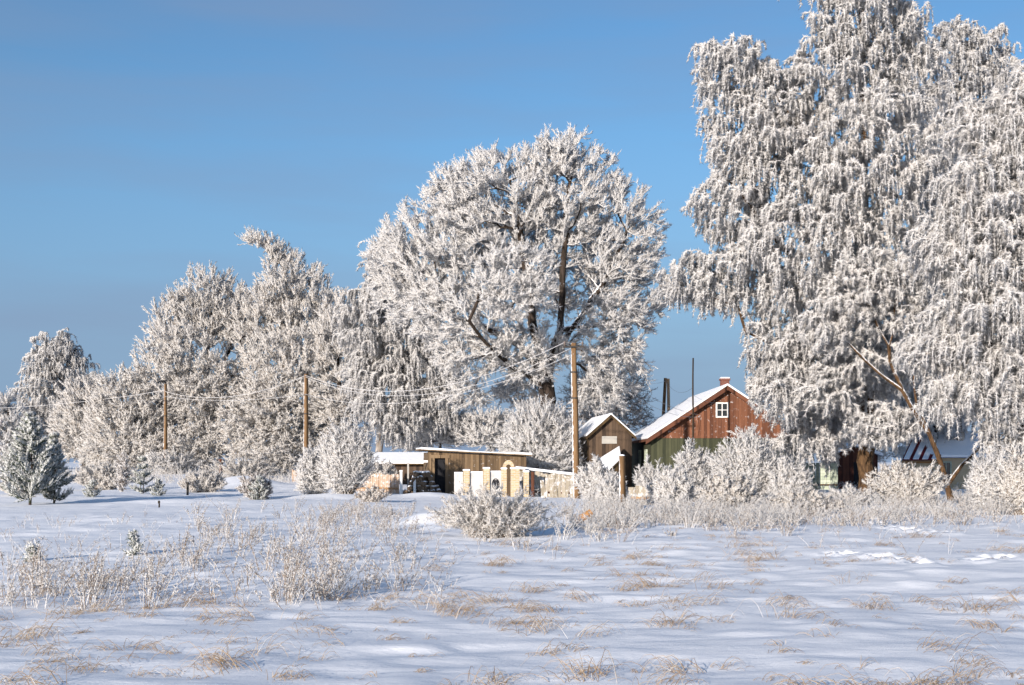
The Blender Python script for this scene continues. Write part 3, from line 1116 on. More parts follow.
mb.build("doorway_shade", M['dark'], shed)  # near-black sheet painted as the shade inside the open doorway, no leaf
mb = MB()
mb.prism([(-0.42, -0.35, SH0 + 0.06), (SW + 0.25, -0.35, SH1 + 0.03), (SW + 0.25, -0.35, SH1 + 0.10), (-0.42, -0.35, SH0 + 0.13)], (0, SD + 0.7, 0))
mb.build("roof", M['shed_trim'], shed)
mb = MB()
nseg = 22
for i in range(nseg):
    u0, u1 = i / nseg, (i + 1) / nseg
    xa, xb = -0.40 + (SW + 0.63) * u0, -0.40 + (SW + 0.63) * u1
    za, zb = SH0 + 0.132 - 0.29 * u0, SH0 + 0.132 - 0.29 * u1
    ta, tb = 0.05 + 0.03 * math.sin(7 * u0 + 1), 0.05 + 0.03 * math.sin(7 * u1 + 1)
    mb.prism([(xa, -0.37, za - 0.02), (xb, -0.37, zb - 0.02), (xb, -0.37, zb + tb), (xa, -0.37, za + ta)], (0, SD + 0.74, 0))
mb.build("roof_snow", M['roof_snow'], shed)

# ------------------------------------------------------------------ brick fence with white panels and an arched gate
fence = thing("brick_fence", "yellow brick pillar fence with white panels and an arched gateway before the shed", "fence", (-2.85, 60.5, -0.1), math.radians(4))
pill = [(0.62, 1.36, 0.3), (1.60, 1.46, 0.3), (2.46, 1.44, 0.26), (3.0, 1.46, 0.42), (3.55, 1.30, 0.26)]


def pillar(x_, h_, w=0.34):
    m = MB()
    m.box((x_, 0, h_ / 2), (w, w, h_))
    o_ = m.build("pillar", M['brick'], fence)
    m = MB()
    m.box((x_, 0, h_ + 0.045), (w + 0.06, w + 0.06, 0.09))
    m.build("pillar_cap", M['roof_snow'], o_, bevel=0.04)
    return o_


for x_, h_, pw_ in pill:
    pillar(x_, h_, pw_)
for xa, xb, h_ in ((0.02, 0.45, 1.24), (0.79, 1.43, 1.27), (1.77, 2.33, 1.3)):
    mb = MB()
    mb.box(((xa + xb) / 2, 0.03, h_ / 2), (xb - xa, 0.1, h_))
    o = mb.build("panel", M['panel'], fence)
    mb = MB()
    mb.box(((xa + xb) / 2, 0.03, h_ + 0.035), (xb - xa, 0.16, 0.07))
    mb.build("panel_snow", M['roof_snow'], o, bevel=0.025)
mb = MB()
na = 12
for i in range(na):
    a0, a1 = PI * i / na, PI * (i + 1) / na
    pin = lambda a, r: (2.68 + r * math.cos(a), -0.13, 1.46 + r * 1.5 * math.sin(a))
    mb.prism([pin(a0, 0.15), pin(a0, 0.29), pin(a1, 0.29), pin(a1, 0.15)], (0, 0.26, 0))
mb.build("arch", M['brick'], fence)
mb = MB()
mb.box((3.88, 0.05, 0.66), (0.16, 0.08, 1.32))
mb.build("gate_leaf", M['rake'], fence)
# ring and near-black sheet painted as a hole's shade in the third panel
mb = MB()
mb.tube([(2.05 + 0.17 * math.cos(a), -0.03, 0.72 + 0.26 * math.sin(a)) for a in np.linspace(0, 2 * PI, 15)], 0.025, 5, cap=False)
mb.box((2.05, -0.022, 0.72), (0.26, 0.012, 0.4))
mb.build("hole_rim_shade", M['dark'], fence)

# ------------------------------------------------------------------ board fences


def board_fence(name, label, x0, y0, x1, y1, h0, h1, m, bw=0.16, rail=True, snow=False, ragged=0.05, rail_m='fence_rail', posts=True, zo=0.0):
    L = math.hypot(x1 - x0, y1 - y0)
    an = math.atan2(y1 - y0, x1 - x0)
    z = min(gz(x0, y0), gz(x1, y1)) - 0.15 + zo
    r = thing(name, label, "fence", (x0, y0, z), an)
    k = int(L / bw)
    m_b = MB()
    for i in range(k):
        u = (i + 0.5) / k
        h_ = h0 + (h1 - h0) * u + RNG.uniform(-ragged, ragged)
        m_b.box((u * L, RNG.uniform(-0.008, 0.008), h_ / 2), (L / k - 0.015, 0.025, h_), 0, RNG.uniform(-0.02, 0.02))
    m_b.build("boards", M[m], r)
    if rail:
        for dy_, zz in ((-0.045, 0.42), (0.05, 0.9 * min(h0, h1))):
            m_r = MB()
            m_r.box((L / 2, dy_, zz), (L, 0.05, 0.09))
            m_r.build("rail", M[rail_m], r)
    if posts:
        for i in range(int(L / 2.2) + 1):
            m_p = MB()
            m_p.box((min(L, i * 2.2), 0.10, h0 / 2), (0.1, 0.1, h0))
            m_p.build("post", M[rail_m], r)
    if snow:
        m_s = MB()
        hh = max(h0, h1)
        m_s.prism([(-0.03, -0.1, h0 + 0.05), (L + 0.03, -0.1, h1 + 0.05), (L + 0.03, -0.1, h1 + 0.17), (-0.03, -0.1, h0 + 0.17)], (0, 0.24, 0))
        m_s.build("snow_cap", M['roof_snow'], r, bevel=0.03)
    return r


p0, p1 = P(355, 480, 66.5), P(399, 480, 64.0)
board_fence("board_fence", "tan picket fence of rimed boards beside the white gate posts", p0[0], p0[1], p1[0], p1[1], 1.12, 1.18, 'fence_tan')
p0, p1 = P(292, 480, 88), P(309, 480, 86)
board_fence("board_fence", "short warm tan board fence in front of the middle pole's thicket", p0[0], p0[1], p1[0], p1[1], 1.35, 1.5, 'fence_tan', zo=-0.3)
p0, p1 = P(517, 480, 63), P(580, 480, 60.5)
board_fence("board_fence", "brown plank fence capped with snow between the brick gateway and the tall pole", p0[0], p0[1], p1[0], p1[1], 1.55, 1.2, 'fence_pale', snow=True, rail_m='rake')
p0, p1 = P(801, 480, 72), P(838, 480, 71)
board_fence("board_fence", "pale green board fence seen under the big birch", p0[0], p0[1], p1[0], p1[1], 1.7, 1.7, 'fence_green', rail_m='barn_dark', bw=0.2, ragged=0.01)
# loose rimed boards leaning before the plank fence
lb = thing("leaning_boards", "frosty pale boards leaning against the plank fence near the tall pole", "boards", (1.45, 58.2, gz(1.45, 58.2) - 0.1), 0.05)
for i in range(9):
    mb = MB()
    mb.box((i * 0.2 + RNG.uniform(-0.04, 0.04), 0.25 + 0.1 * RNG.random(), 0.48), (0.17, 0.03, 1.0 + RNG.uniform(-0.12, 0.2)), 0, RNG.uniform(-0.12, 0.12))
    mb.build("board", M['fence_pale'], lb)
# low fence pickets in front of the house hedge
p0, p1 = P(628, 500, 47), P(664, 500, 46.5)
board_fence("picket_fence", "low broken picket fence behind the short wooden post", p0[0], p0[1], p1[0], p1[1], 0.75, 0.85, 'fence_pale', bw=0.24, ragged=0.16, posts=False)
# two white gate posts and a crossbar
gt = thing("gate", "white gate posts with a thin crossbar beside the tan picket fence", "gate", (P(399, 480, 64)[0] + 0.1, 63.9, gz(-5.8, 64) - 0.1))
for dx, h_ in ((0.02, 1.25), (0.72, 1.2)):
    mb = MB()
    mb.box((dx, 0, h_ / 2), (0.13, 0.13, h_))
    mb.box((dx, 0, h_ + 0.04), (0.16, 0.16, 0.08))
    mb.build("gate_post", M['white_paint'], gt, bevel=0.01)
for dx, h_ in ((0.28, 1.72), (1.55, 1.70)):
    mb = MB()
    mb.box((dx, 1.2, h_ / 2), (0.09, 0.09, h_))
    mb.build("frame_post", M['grey_wall'], gt)
mb = MB()
mb.box((0.92, 1.2, 1.78), (1.5, 0.10, 0.10))
mb.build("crossbar", M['roof_snow'], gt)
# long low outbuilding behind the gate
lo = thing("outbuilding", "long low grey outbuilding with a white snowy roof behind the gate", "outbuilding", (-9.3, 76.0, -0.2))
mb = MB()
mb.box((2.6, 1.5, 0.95), (5.2, 3.0, 1.9))
mb.build("wall", M['barn'], lo)
mb = MB()
mb.prism([(-0.3, -0.4, 1.80), (-0.3, 1.5, 2.35), (-0.3, 3.4, 1.80), (-0.3, 3.4, 1.72), (-0.3, 1.5, 2.27), (-0.3, -0.4, 1.72)], (5.8, 0, 0))
mb.build("roof", M['barn_dark'], lo)
mb = MB()
mb.prism([(-0.3, -0.42, 1.81), (-0.3, 1.5, 2.36), (-0.3, 3.42, 1.81), (-0.3, 3.42, 1.97), (-0.3, 1.5, 2.52), (-0.3, -0.42, 1.97)], (5.8, 0, 0))
mb.build("roof_snow", M['roof_snow'], lo)

# ------------------------------------------------------------------ the dark shed and the cottage under the birches
dk = thing("shed", "dark red ramshackle shed half hidden behind the big birch trunk", "shed", (P(836, 480, 74)[0], 74.0, -0.1))
mb = MB()
mb.prism([(0, 0, 0), (2.5, 0, 0), (2.5, 0, 2.2), (1.0, 0, 2.75), (0, 0, 2.3)], (0, 3.0, 0))
mb.build("wall", M['dark_red'], dk)
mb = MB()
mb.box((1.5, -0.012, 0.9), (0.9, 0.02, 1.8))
mb.build("doorway", M['dark'], dk)  # flat sheet on the wall, interior shade put in as near-black colour
mb = MB()
mb.prism([(-0.25, -0.3, 2.22), (1.0, -0.3, 2.79), (2.75, -0.3, 2.15), (2.75, -0.3, 2.33), (1.0, -0.3, 2.97), (-0.25, -0.3, 2.4)], (0, 3.6, 0))
mb.build("roof_snow", M['roof_snow'], dk)

cot = thing("cottage", "cream cottage with a red sheet porch roof streaked with snow behind the leaning birch", "cottage", (P(902, 480, 80)[0], 80.0, -0.1))
mb = MB()
mb.box((1.15, 1.0, 0.95), (2.3, 2.0, 1.9))
mb.build("porch_wall", M['cream'], cot)
mb = MB()
mb.box((4.4, 2.6, 1.05), (4.2, 4.0, 2.1))
mb.build("wall", M['cream'], cot)
mb = MB()
mb.prism([(-0.1, -0.3, 1.9), (2.3, -0.3, 1.9), (3.7, 2.1, 3.25), (1.3, 2.1, 3.25)], (0, 0, 0.06))
pr = mb.build("porch_roof", M['red_metal'], cot)
for i in range(4):
    x0 = 0.02 + i * 0.6
    mb = MB()
    mb.prism([(x0, -0.28, 1.975), (x0 + 0.36, -0.28, 1.975), (x0 + 0.36 + 1.37, 2.05, 3.29), (x0 + 1.37, 2.05, 3.29)], (0, 0, 0.05))
    mb.build("roof_snow", M['roof_snow'], pr)
mb = MB()
mb.prism([(2.0, 0.3, 2.08), (2.0, 2.6, 3.65), (2.0, 5.0, 2.08)], (4.9, 0, 0))
mb.build("roof", M['blue_metal'], cot)
mb = MB()
mb.prism([(1.98, 0.26, 2.11), (1.98, 2.6, 3.70), (1.98, 5.04, 2.11), (1.98, 5.04, 2.27), (1.98, 2.6, 3.86), (1.98, 0.26, 2.27)], (3.6, 0, 0))
mb.build("roof_snow", M['roof_snow'], cot)
mb = MB()
mb.box((2.75, 2.0, 3.75), (0.42, 0.42, 0.9))
mb.build("chimney", M['dark'], cot)
window(cot, (3.05, 0.6, 1.15), 0.62, 1.3, 'y', fm='fence_green', mull=1)
window(cot, (5.2, 0.6, 1.2), 0.8, 0.9, 'y')
mb = MB()
mb.box((1.15, -0.05, 1.78), (2.4, 0.1, 0.1))
mb.build("porch_beam", M['orange_wood'], cot)


# ------------------------------------------------------------------ trees
tree("oak_tree", "huge broad oak white with hoarfrost, dark limbs showing in its middle", "tree", None, 76,
     [[(543, 480), (545, 440), (548, 400), (545, 375)],
      [(545, 378), (520, 345), (500, 310), (480, 270), (462, 230)],
      [(548, 372), (535, 335), (528, 290), (520, 230), (510, 180)],
      [(548, 378), (560, 330), (562, 280), (566, 220), (572, 170)],
      [(556, 350), (585, 310), (610, 270), (628, 230)],
      [(520, 345), (480, 325), (445, 315), (415, 310)],
      [(560, 330), (600, 325), (635, 320)],
      [(548, 390, 1.0), (520, 372, -1), (490, 352, -3.5), (470, 330, -5)]],
     [(497, 205, 62, 58), (572, 190, 52, 58), (440, 245, 60, 48), (535, 250, 92, 66, 4), (618, 235, 46, 58), (395, 262, 34, 36),
      (425, 300, 48, 34), (628, 290, 40, 48), (455, 320, 46, 34, -2), (475, 360, 40, 20, -2), (608, 330, 40, 40, -1), (610, 370, 42, 24), (515, 300, 40, 36, -7), (530, 350, 42, 34, -1), (458, 200, 34, 34), (548, 165, 30, 30),
      (520, 385, 34, 20, 3), (468, 392, 26, 16), (600, 396, 30, 20)],
     3900, "oak", 0.50, bark='bark', shell=0.34, bf=0.35, dens=1.15, tw=1.15)
tree("birch_tree", "weeping birch white with rime just left of the oak", "tree", None, 88,
     [[(379, 480), (379, 440), (381, 380), (385, 310), (388, 260)], [(381, 390), (405, 360), (425, 345)]],
     [(386, 270, 26, 34), (372, 320, 34, 38), (403, 335, 36, 42), (365, 370, 20, 40), (425, 372, 36, 40), (392, 395, 34, 34), (440, 398, 24, 28), (405, 425, 34, 18)],
     1500, "birch", 0.26, bark='bark_birch', dens=1.5, tw=1.02)
tree("willow_tree", "big bushy frosted willow with a drooping plume at its very top", "tree", None, 105,
     [[(280, 485), (283, 420), (288, 340), (292, 280)], [(283, 420), (310, 370), (325, 320)], [(283, 440), (255, 390), (240, 340)], [(288, 330), (284, 270), (268, 246), (246, 238)]],
     [(292, 298, 42, 42), (318, 325, 34, 45), (268, 330, 36, 50), (300, 380, 48, 50, -4), (275, 425, 48, 40, -4), (320, 430, 34, 40), (250, 400, 30, 50), (282, 262, 17, 16), (258, 243, 18, 8), (274, 252, 10, 9), (290, 455, 50, 20, -5)],
     2900, "plume", 0.42, dens=1.35, tw=1.35, frost='frost_tan', shell=0.45)
tree("willow_tree", "rounded bushy frosted willow left of the plume-topped one", "tree", None, 108,
     [[(205, 485), (207, 420), (208, 340), (210, 290)], [(207, 420), (180, 370), (165, 330)], [(207, 400), (230, 350), (238, 310)]],
     [(208, 308, 40, 42), (178, 330, 34, 40), (235, 325, 30, 45), (190, 380, 50, 52, -4), (225, 410, 40, 50, -4), (165, 415, 38, 48), (200, 450, 50, 22, -5)],
     2500, "plume", 0.40, dens=1.35, tw=1.35, frost='frost_tan', shell=0.45)
tree("willow_tree", "narrow grey frosted tree squeezed between the plume-topped willow and the weeping birch", "tree", None, 100,
     [[(338, 485), (338, 420), (338, 340)]],
     [(340, 335, 26, 42), (335, 385, 30, 45), (345, 425, 28, 42)],
     800, "plume", 0.24, dens=1.3, tw=1.25, frost='frost_tan')
tree("willow_tree", "low round frosted willow left of the bare roadside pole", "tree", None, 103,
     [[(122, 485), (122, 440), (122, 390)]],
     [(122, 405, 30, 36), (108, 435, 26, 36), (140, 435, 26, 36), (120, 455, 40, 16)],
     900, "plume", 0.24, dens=1.3, tw=1.3, frost='frost_tan')
tree("willow_tree", "small frosted willow behind the young pine, right of its tip", "tree", None, 107,
     [[(84, 485), (84, 450), (85, 400)]],
     [(85, 405, 24, 26), (75, 430, 26, 30), (95, 440, 22, 28)],
     600, "plume", 0.2, dens=1.3, tw=1.3, frost='frost_tan')
tree("birch_tree", "far left birch with its rimed top against the sky above the willows", "tree", None, 122,
     [[(58, 485), (57, 440), (56, 390), (55, 345)]],
     [(58, 348, 24, 20), (42, 365, 22, 24), (72, 372, 24, 28), (50, 400, 40, 34), (45, 430, 44, 28)],
     1000, "birch", 0.3, bark='bark_birch', dens=1.25, tw=1.12)
tree("willow_tree", "pale frosted tree cut off by the left edge of the photo", "tree", None, 112,
     [[(8, 485), (8, 440), (8, 410)]],
     [(8, 415, 20, 22), (-12, 420, 30, 30), (18, 445, 24, 28), (-5, 455, 40, 18)],
     700, "plume", 0.2, dens=0.9, tw=1.3)
tree("open_tree", "thin half bare bluish tree behind the barn roof", "tree", None, 84,
     [[(606, 480), (607, 440), (610, 400)], [(607, 430), (585, 400)], [(607, 420), (632, 395)]],
     [(605, 390, 42, 34), (632, 400, 24, 30), (582, 400, 24, 32), (610, 420, 44, 16)],
     1100, "open", 0.25, frost='frost_thin', dens=0.9, tw=1.15, shell=0.4)
# thicket behind the plank shed
tree("thicket_tree", "low frosted thicket tree behind the left end of the plank shed", "tree", None, 92,
     [[(440, 485), (441, 455), (440, 430)]],
     [(440, 432, 36, 16), (412, 440, 24, 12)], 500, "plume", 0.12, tw=1.2)
tree("thicket_tree", "low frosted thicket tree behind the right end of the plank shed", "tree", None, 90,
     [[(490, 485), (491, 455), (490, 430)]],
     [(488, 432, 36, 18), (515, 445, 22, 20)], 500, "plume", 0.12, tw=1.2)
tree("thicket_tree", "bushy rimed young tree in front of the oak's trunk", "tree", None, 70,
     [[(545, 492), (545, 460), (540, 430)], [(545, 470), (528, 440)], [(545, 470), (562, 440)]],
     [(538, 430, 28, 26), (522, 450, 20, 22), (558, 445, 18, 30), (545, 465, 32, 16)], 700, "plume", 0.09, tw=1.0, shell=0.35, dens=0.9)
tree("thicket_tree", "grey rimed young tree behind the birch trunk, between the dark red shed and the cottage", "tree", None, 92,
     [[(868, 490), (870, 450), (872, 410)], [(870, 460), (895, 430)]],
     [(860, 405, 40, 30), (895, 415, 34, 30), (880, 440, 36, 22), (830, 420, 30, 26)], 800, "plume", 0.14, tw=1.2)
# the great birches on the right
tree("birch_tree", "enormous weeping birch with a thick brown trunk, its top beyond the photo", "tree", None, 60,
     [[(866, 500), (866, 460), (868, 400), (870, 330), (866, 240), (862, 150), (860, 60), (860, 0)],
      [(868, 380), (835, 320), (800, 270), (760, 220), (730, 180)],
      [(866, 260), (830, 190), (800, 130), (770, 80), (735, 50)],
      [(862, 170), (885, 100), (900, 40)],
      [(868, 400), (820, 370), (780, 345), (745, 330)],
      [(870, 320), (905, 260), (925, 200)]],
     [(865, 20, 62, 42), (840, 75, 52, 50), (905, 80, 40, 60), (730, 64, 44, 30), (778, 95, 46, 40), (800, 165, 66, 60), (748, 135, 40, 40), (735, 205, 44, 38), (694, 276, 38, 26), (745, 275, 52, 40),
      (800, 260, 70, 60, -2), (865, 180, 66, 80, -3), (880, 290, 50, 60, 2), (784, 345, 42, 36), (764, 378, 18, 28), (766, 402, 18, 26, -3), (815, 350, 50, 50), (790, 400, 40, 26), (715, 110, 20, 25), (840, 420, 36, 22, 3), (800, -40, 30, 30), (870, -50, 60, 40), (850, 385, 40, 36), (805, 445, 40, 18), (885, 360, 34, 40)],
     3500, "birch", 0.40, bark='bark_brown', dens=1.12, tw=1.0, shell=0.28, bf=0.4)
tree("birch_tree", "greyer distant birch rising between the two nearest birches", "tree", None, 82,
     [[(958, 500), (958, 400), (956, 250), (955, 120), (955, 40)]],
     [(955, 60, 40, 42), (940, 120, 34, 45), (975, 110, 40, 55), (990, 60, 28, 40), (955, 190, 50, 60), (955, 270, 55, 70), (960, 350, 55, 50), (915, 370, 40, 40), (930, 415, 50, 24)],
     1900, "birch", 0.4, bark='bark_birch', dens=1.1, tw=1.08)
tree("birch_tree", "weeping birch hanging in from the right edge, its lower curtains reaching the cottage", "tree", None, 48,
     [[(1050, 510), (1052, 440), (1055, 340), (1050, 240), (1045, 150)], [(1052, 330), (1010, 270), (975, 230)], [(1052, 380), (1005, 350), (965, 335)], [(1050, 250), (1015, 190), (995, 150)]],
     [(1005, 130, 54, 50), (985, 195, 56, 44), (950, 240, 36, 34), (1000, 260, 62, 50), (985, 320, 60, 44), (945, 345, 38, 30), (1000, 380, 48, 40), (950, 395, 34, 22), (1060, 120, 60, 80), (1075, 250, 60, 90), (1080, 370, 60, 70), (1010, 430, 28, 30)],
     2700, "birch", 0.5, bark='bark_brown', dens=1.12, tw=0.85, shell=0.36)
tree("leaning_tree", "slanting two-stemmed tree with bare brown lower trunks before the cottage", "tree", None, 55,
     [[(952, 500), (944, 470), (936, 448), (922, 418), (905, 390), (890, 362), (878, 330), (868, 290)],
      [(936, 450), (918, 405), (915, 360), (910, 310)],
      [(950, 485), (962, 465), (978, 446), (992, 424), (1000, 395)],
      [(905, 390), (880, 372), (850, 345), (825, 315)],
      [(890, 362), (895, 310), (900, 270)]],
     [(865, 290, 40, 50), (905, 290, 34, 46), (835, 320, 36, 36), (870, 350, 46, 30, 2), (880, 425, 30, 22, 1), (905, 420, 22, 26, 1), (995, 375, 26, 34, 1), (840, 385, 40, 26, 2), (920, 340, 30, 34)],
     800, "birch", 0.12, pmin=1.0, hang=0.6, bark='bark_brown', dens=0.8, tw=0.9, shell=0.4, bf=0.35)


# ------------------------------------------------------------------ bushes
B = [  # name, label, px, Y, width, height, stems, kwargs
    ("bush", "rounded vase-shaped frosted bush, the taller of the pair before the tan picket fence", 346, 57, 52, 74, 130, dict(spread=0.8)),
    ("bush", "smaller frosted bush of the pair, below the middle pole", 312, 58, 38, 46, 90, dict(spread=0.7)),
    ("bush", "wide low rimed willow shrub in front of the brick fence", 494, 27.5, 136, 50, 230, dict(tw=0.55, sub=3, needles=12, spread=1.3, frost='frost_tan')),
    ("bush", "low brown-grey shrub sprawling beside the vase-shaped bush", 372, 50, 40, 16, 40, dict(frost='weed')),
    ("bush", "thick white frosted bush in front of the house gable", 748, 53, 78, 68, 190, dict()),
    ("bush", "frosted bush at the corner below the house's red gable", 692, 55, 48, 56, 110, dict()),
    ("bush", "frosted bush between the house bush and the green fence", 790, 52, 56, 44, 110, dict()),
    ("bush", "open rimed bush by the house's green side wall", 650, 60, 34, 38, 40, dict(tw=1.0, sub=3)),
    ("bush", "rimed bush between the tall pole and the short post", 598, 52, 50, 42, 80, dict()),
    ("bush", "tan-stemmed frosted bush between the birch trunk and the leaning tree", 908, 47, 80, 44, 150, dict(frost='frost_tan')),
    ("bush", "upright frosted bush right of the leaning tree", 992, 41, 48, 60, 110, dict()),
    ("bush", "pinkish frosted bush at the right edge of the field", 1022, 38, 56, 66, 110, dict(frost='frost_tan')),
    ("bush", "low white bush under the birch trunk", 850, 46, 60, 20, 70, dict()),
    ("bush", "frosty scrub in front of the long low outbuilding's wall", 382, 73, 44, 22, 60, dict(frost='frost_tan')),
    ("bush", "thin bare sapling among the small pines", 122, 68, 14, 42, 9, dict(frost='frost_thin', spread=0.5)),
    ("bush", "reddish frosty scrub behind the small pine and the iron post", 205, 66, 62, 22, 120, dict(frost='frost_tan')),
    ("bush", "reddish frosty scrub behind the smallest pine", 105, 74, 76, 26, 120, dict(frost='frost_tan')),
    ("bush", "frosty scrub at the foot of the young pine", 20, 56, 60, 18, 60, dict(frost='frost_tan')),
    ("bush", "low frosted hedge clump left of the broken picket fence", 612, 43, 46, 30, 80, dict()),
    ("bush", "low frosted hedge clump right of the broken picket fence", 672, 42, 60, 40, 110, dict()),
    ("bush", "low frosted hedge clump before the thick house bush", 730, 41, 76, 36, 130, dict(frost='frost_tan')),
    ("bush", "low frosted hedge clump before the green fence", 800, 40, 84, 26, 120, dict(frost='frost_tan')),
    ("bush", "grey frosted growth at the foot of the willows", 245, 92, 80, 22, 110, dict(frost='frost_tan')),
    ("bush", "frosted growth at the foot of the roadside pole", 170, 98, 70, 24, 90, dict(frost='frost')),
]
for nm, lb_, px_, Y, w, h, st_, kw in B:
    bush(nm, lb_, "bush", px_, 0, Y, w, h, st_, **kw)
# a low shrub that grows round a small pine
bush("bush", "rimed shrub mixed with a little pine on the open snow", "bush", 257, 0, 54.5, 40, 26, 60, frost='frost_thin')
pine("pine_tree", "little pine growing out of the rimed shrub on the open snow", 259, 478, 512, 54, 24, 6, tone_hi=0.7)
pine("pine_tree", "tallest young pine at the left, dark green under the rime", 30, 412, 506, 50, 62, 15)
pine("pine_tree", "darker young pine leaning on the right side of the tallest one", 54, 434, 506, 52, 36, 11)
pine("pine_tree", "lanky open young pine right of the bare sapling", 143, 458, 500, 62, 26, 5)
pine("pine_tree", "smallest dark pine standing alone right of the tall young pine", 93, 482, 506, 56, 20, 5)
pine("pine_tree", "short bushy pine beside the lanky one", 158, 480, 502, 60, 16, 5)
pine("pine_tree", "tiny pine seedling poking from the snow among the weeds on the left", 135, 536, 556, 22.5, 11, 4)
pine("pine_tree", "tiniest pine seedling near the left edge among the weeds", 33, 550, 562, 21.5, 9, 3)

# ------------------------------------------------------------------ weeds through the snow (nobody could count them)


def scatter_px(boxes):
    """boxes (px0, px1, py0, py1, n): points on the snow there"""
    out = []
    for a, b, c, d, n in boxes:
        px = RNG.uniform(a, b, n)
        py = RNG.uniform(c, d, n)
        Y = EYE * F / (py - HZ)
        out.append(np.stack([(px - 512) / F * Y, Y], 1))
    return np.concatenate(out)


def weeds(name, label, xy, hmin, hmax, m, lean=0.25, spk=12, tw=1.0, clump=(1, 8)):
    cnts = RNG.integers(clump[0], clump[1] + 1, len(xy))
    Hc = RNG.uniform(hmin, hmax, len(xy)) * RNG.uniform(0.5, 1.0, len(xy)) * (0.7 + 0.3 * cnts / clump[1])
    ctr_l = np.repeat(RNG.normal(size=(len(xy), 2)) * 0.12, cnts, 0)
    H = np.repeat(Hc, cnts) * RNG.uniform(0.55, 1.0, cnts.sum())
    offs = RNG.normal(size=(cnts.sum(), 2))
    xy = np.repeat(xy, cnts, 0) + offs * 0.07
    n = len(xy)
    z = ground(xy[:, 0], xy[:, 1]) - 0.03
    R = Rime()
    b = np.column_stack([xy, z])
    ld = offs * lean + ctr_l + np.array([0.10, 0.0])
    tip = b + np.column_stack([ld * H[:, None], H])
    mid = (b + tip) / 2 - np.column_stack([ld * H[:, None] * 0.15, np.zeros(n)])
    r = 0.0048 * tw
    R.tubes(b, mid, r, r * 0.85, RNG.uniform(0, 0.9, n))
    R.tubes(mid, tip, r * 0.85, r * 0.5, RNG.uniform(0, 1, n))
    t = RNG.uniform(0.25, 1.0, (n, spk))
    q = np.where(t[..., None] < 0.5, b[:, None] + (mid - b)[:, None] * t[..., None] * 2, mid[:, None] + (tip - mid)[:, None] * (t[..., None] * 2 - 1)).reshape(-1, 3)
    k = len(q)
    dd = RNG.normal(size=(k, 3)) * 0.8 + np.array([0.15, 0, 0.9])
    LL = np.repeat(H, spk) * RNG.uniform(0.10, 0.30, k) * (1.15 - t.reshape(-1) * 0.7)
    R.spikes(q, dd, LL, r * 0.9, RNG.uniform(0.1, 1.0, k))
    # rime feathers on the side shoots
    dn = norm(dd)
    for _ in range(3):
        R.spikes(q + dn * (LL * RNG.uniform(0.3, 1.0, k))[:, None], dn * 0.5 + RNG.normal(size=(k, 3)) * 0.7, RNG.uniform(0.015, 0.05, k), 0.0047 * tw, RNG.uniform(0.1, 1.0, k))
    o_ = R.build(name, M[m])
    o_["kind"] = "stuff"
    o_["label"] = label
    return o_


weeds("frosted_weeds", "thin rimed weed stalks standing through the snow of the mid field",
      scatter_px([(190, 420, 518, 565, 70), (0, 160, 560, 600, 38), (160, 420, 550, 590, 34), (270, 335, 575, 605, 20), (400, 560, 535, 555, 8), (60, 600, 510, 530, 10), 
                  (320, 395, 512, 535, 45)]),
      0.35, 0.95, 'weed', lean=0.32)
weeds("tall_dry_grass", "single thin rimed grass stems leaning out of the snow",
      scatter_px([(0, 450, 520, 605, 300), (450, 1024, 535, 560, 40), (640, 1024, 505, 535, 200)]),
      0.2, 0.7, 'weed', lean=0.5, spk=4, tw=0.8, clump=(1, 3))
weeds("frosted_undergrowth", "dense rimed undergrowth along the hedge in front of the houses",
      scatter_px([(585, 900, 500, 526, 220), (600, 800, 518, 532, 75), (880, 1024, 498, 520, 90), (560, 640, 500, 545, 40), (790, 1024, 492, 505, 130)]),
      0.35, 0.95, 'frost_tan', tw=1.3, lean=0.4, clump=(3, 16))
weeds("brown_undergrowth", "browner half rimed weeds mixed into the hedge foot",
      scatter_px([(585, 900, 502, 530, 110), (640, 800, 515, 540, 40), (880, 1024, 500, 528, 60), (560, 640, 505, 545, 20)]), 0.3, 0.9, 'weed', tw=1.1, lean=0.5, clump=(2, 10))
weeds("frosted_undergrowth", "rimed undergrowth along the foot of the far willows",
      np.stack([RNG.uniform(-42, -12, 1500), RNG.uniform(84, 101, 1500)], 1), 0.4, 1.2, 'frost_tan', tw=2.4, spk=8, clump=(1, 2))


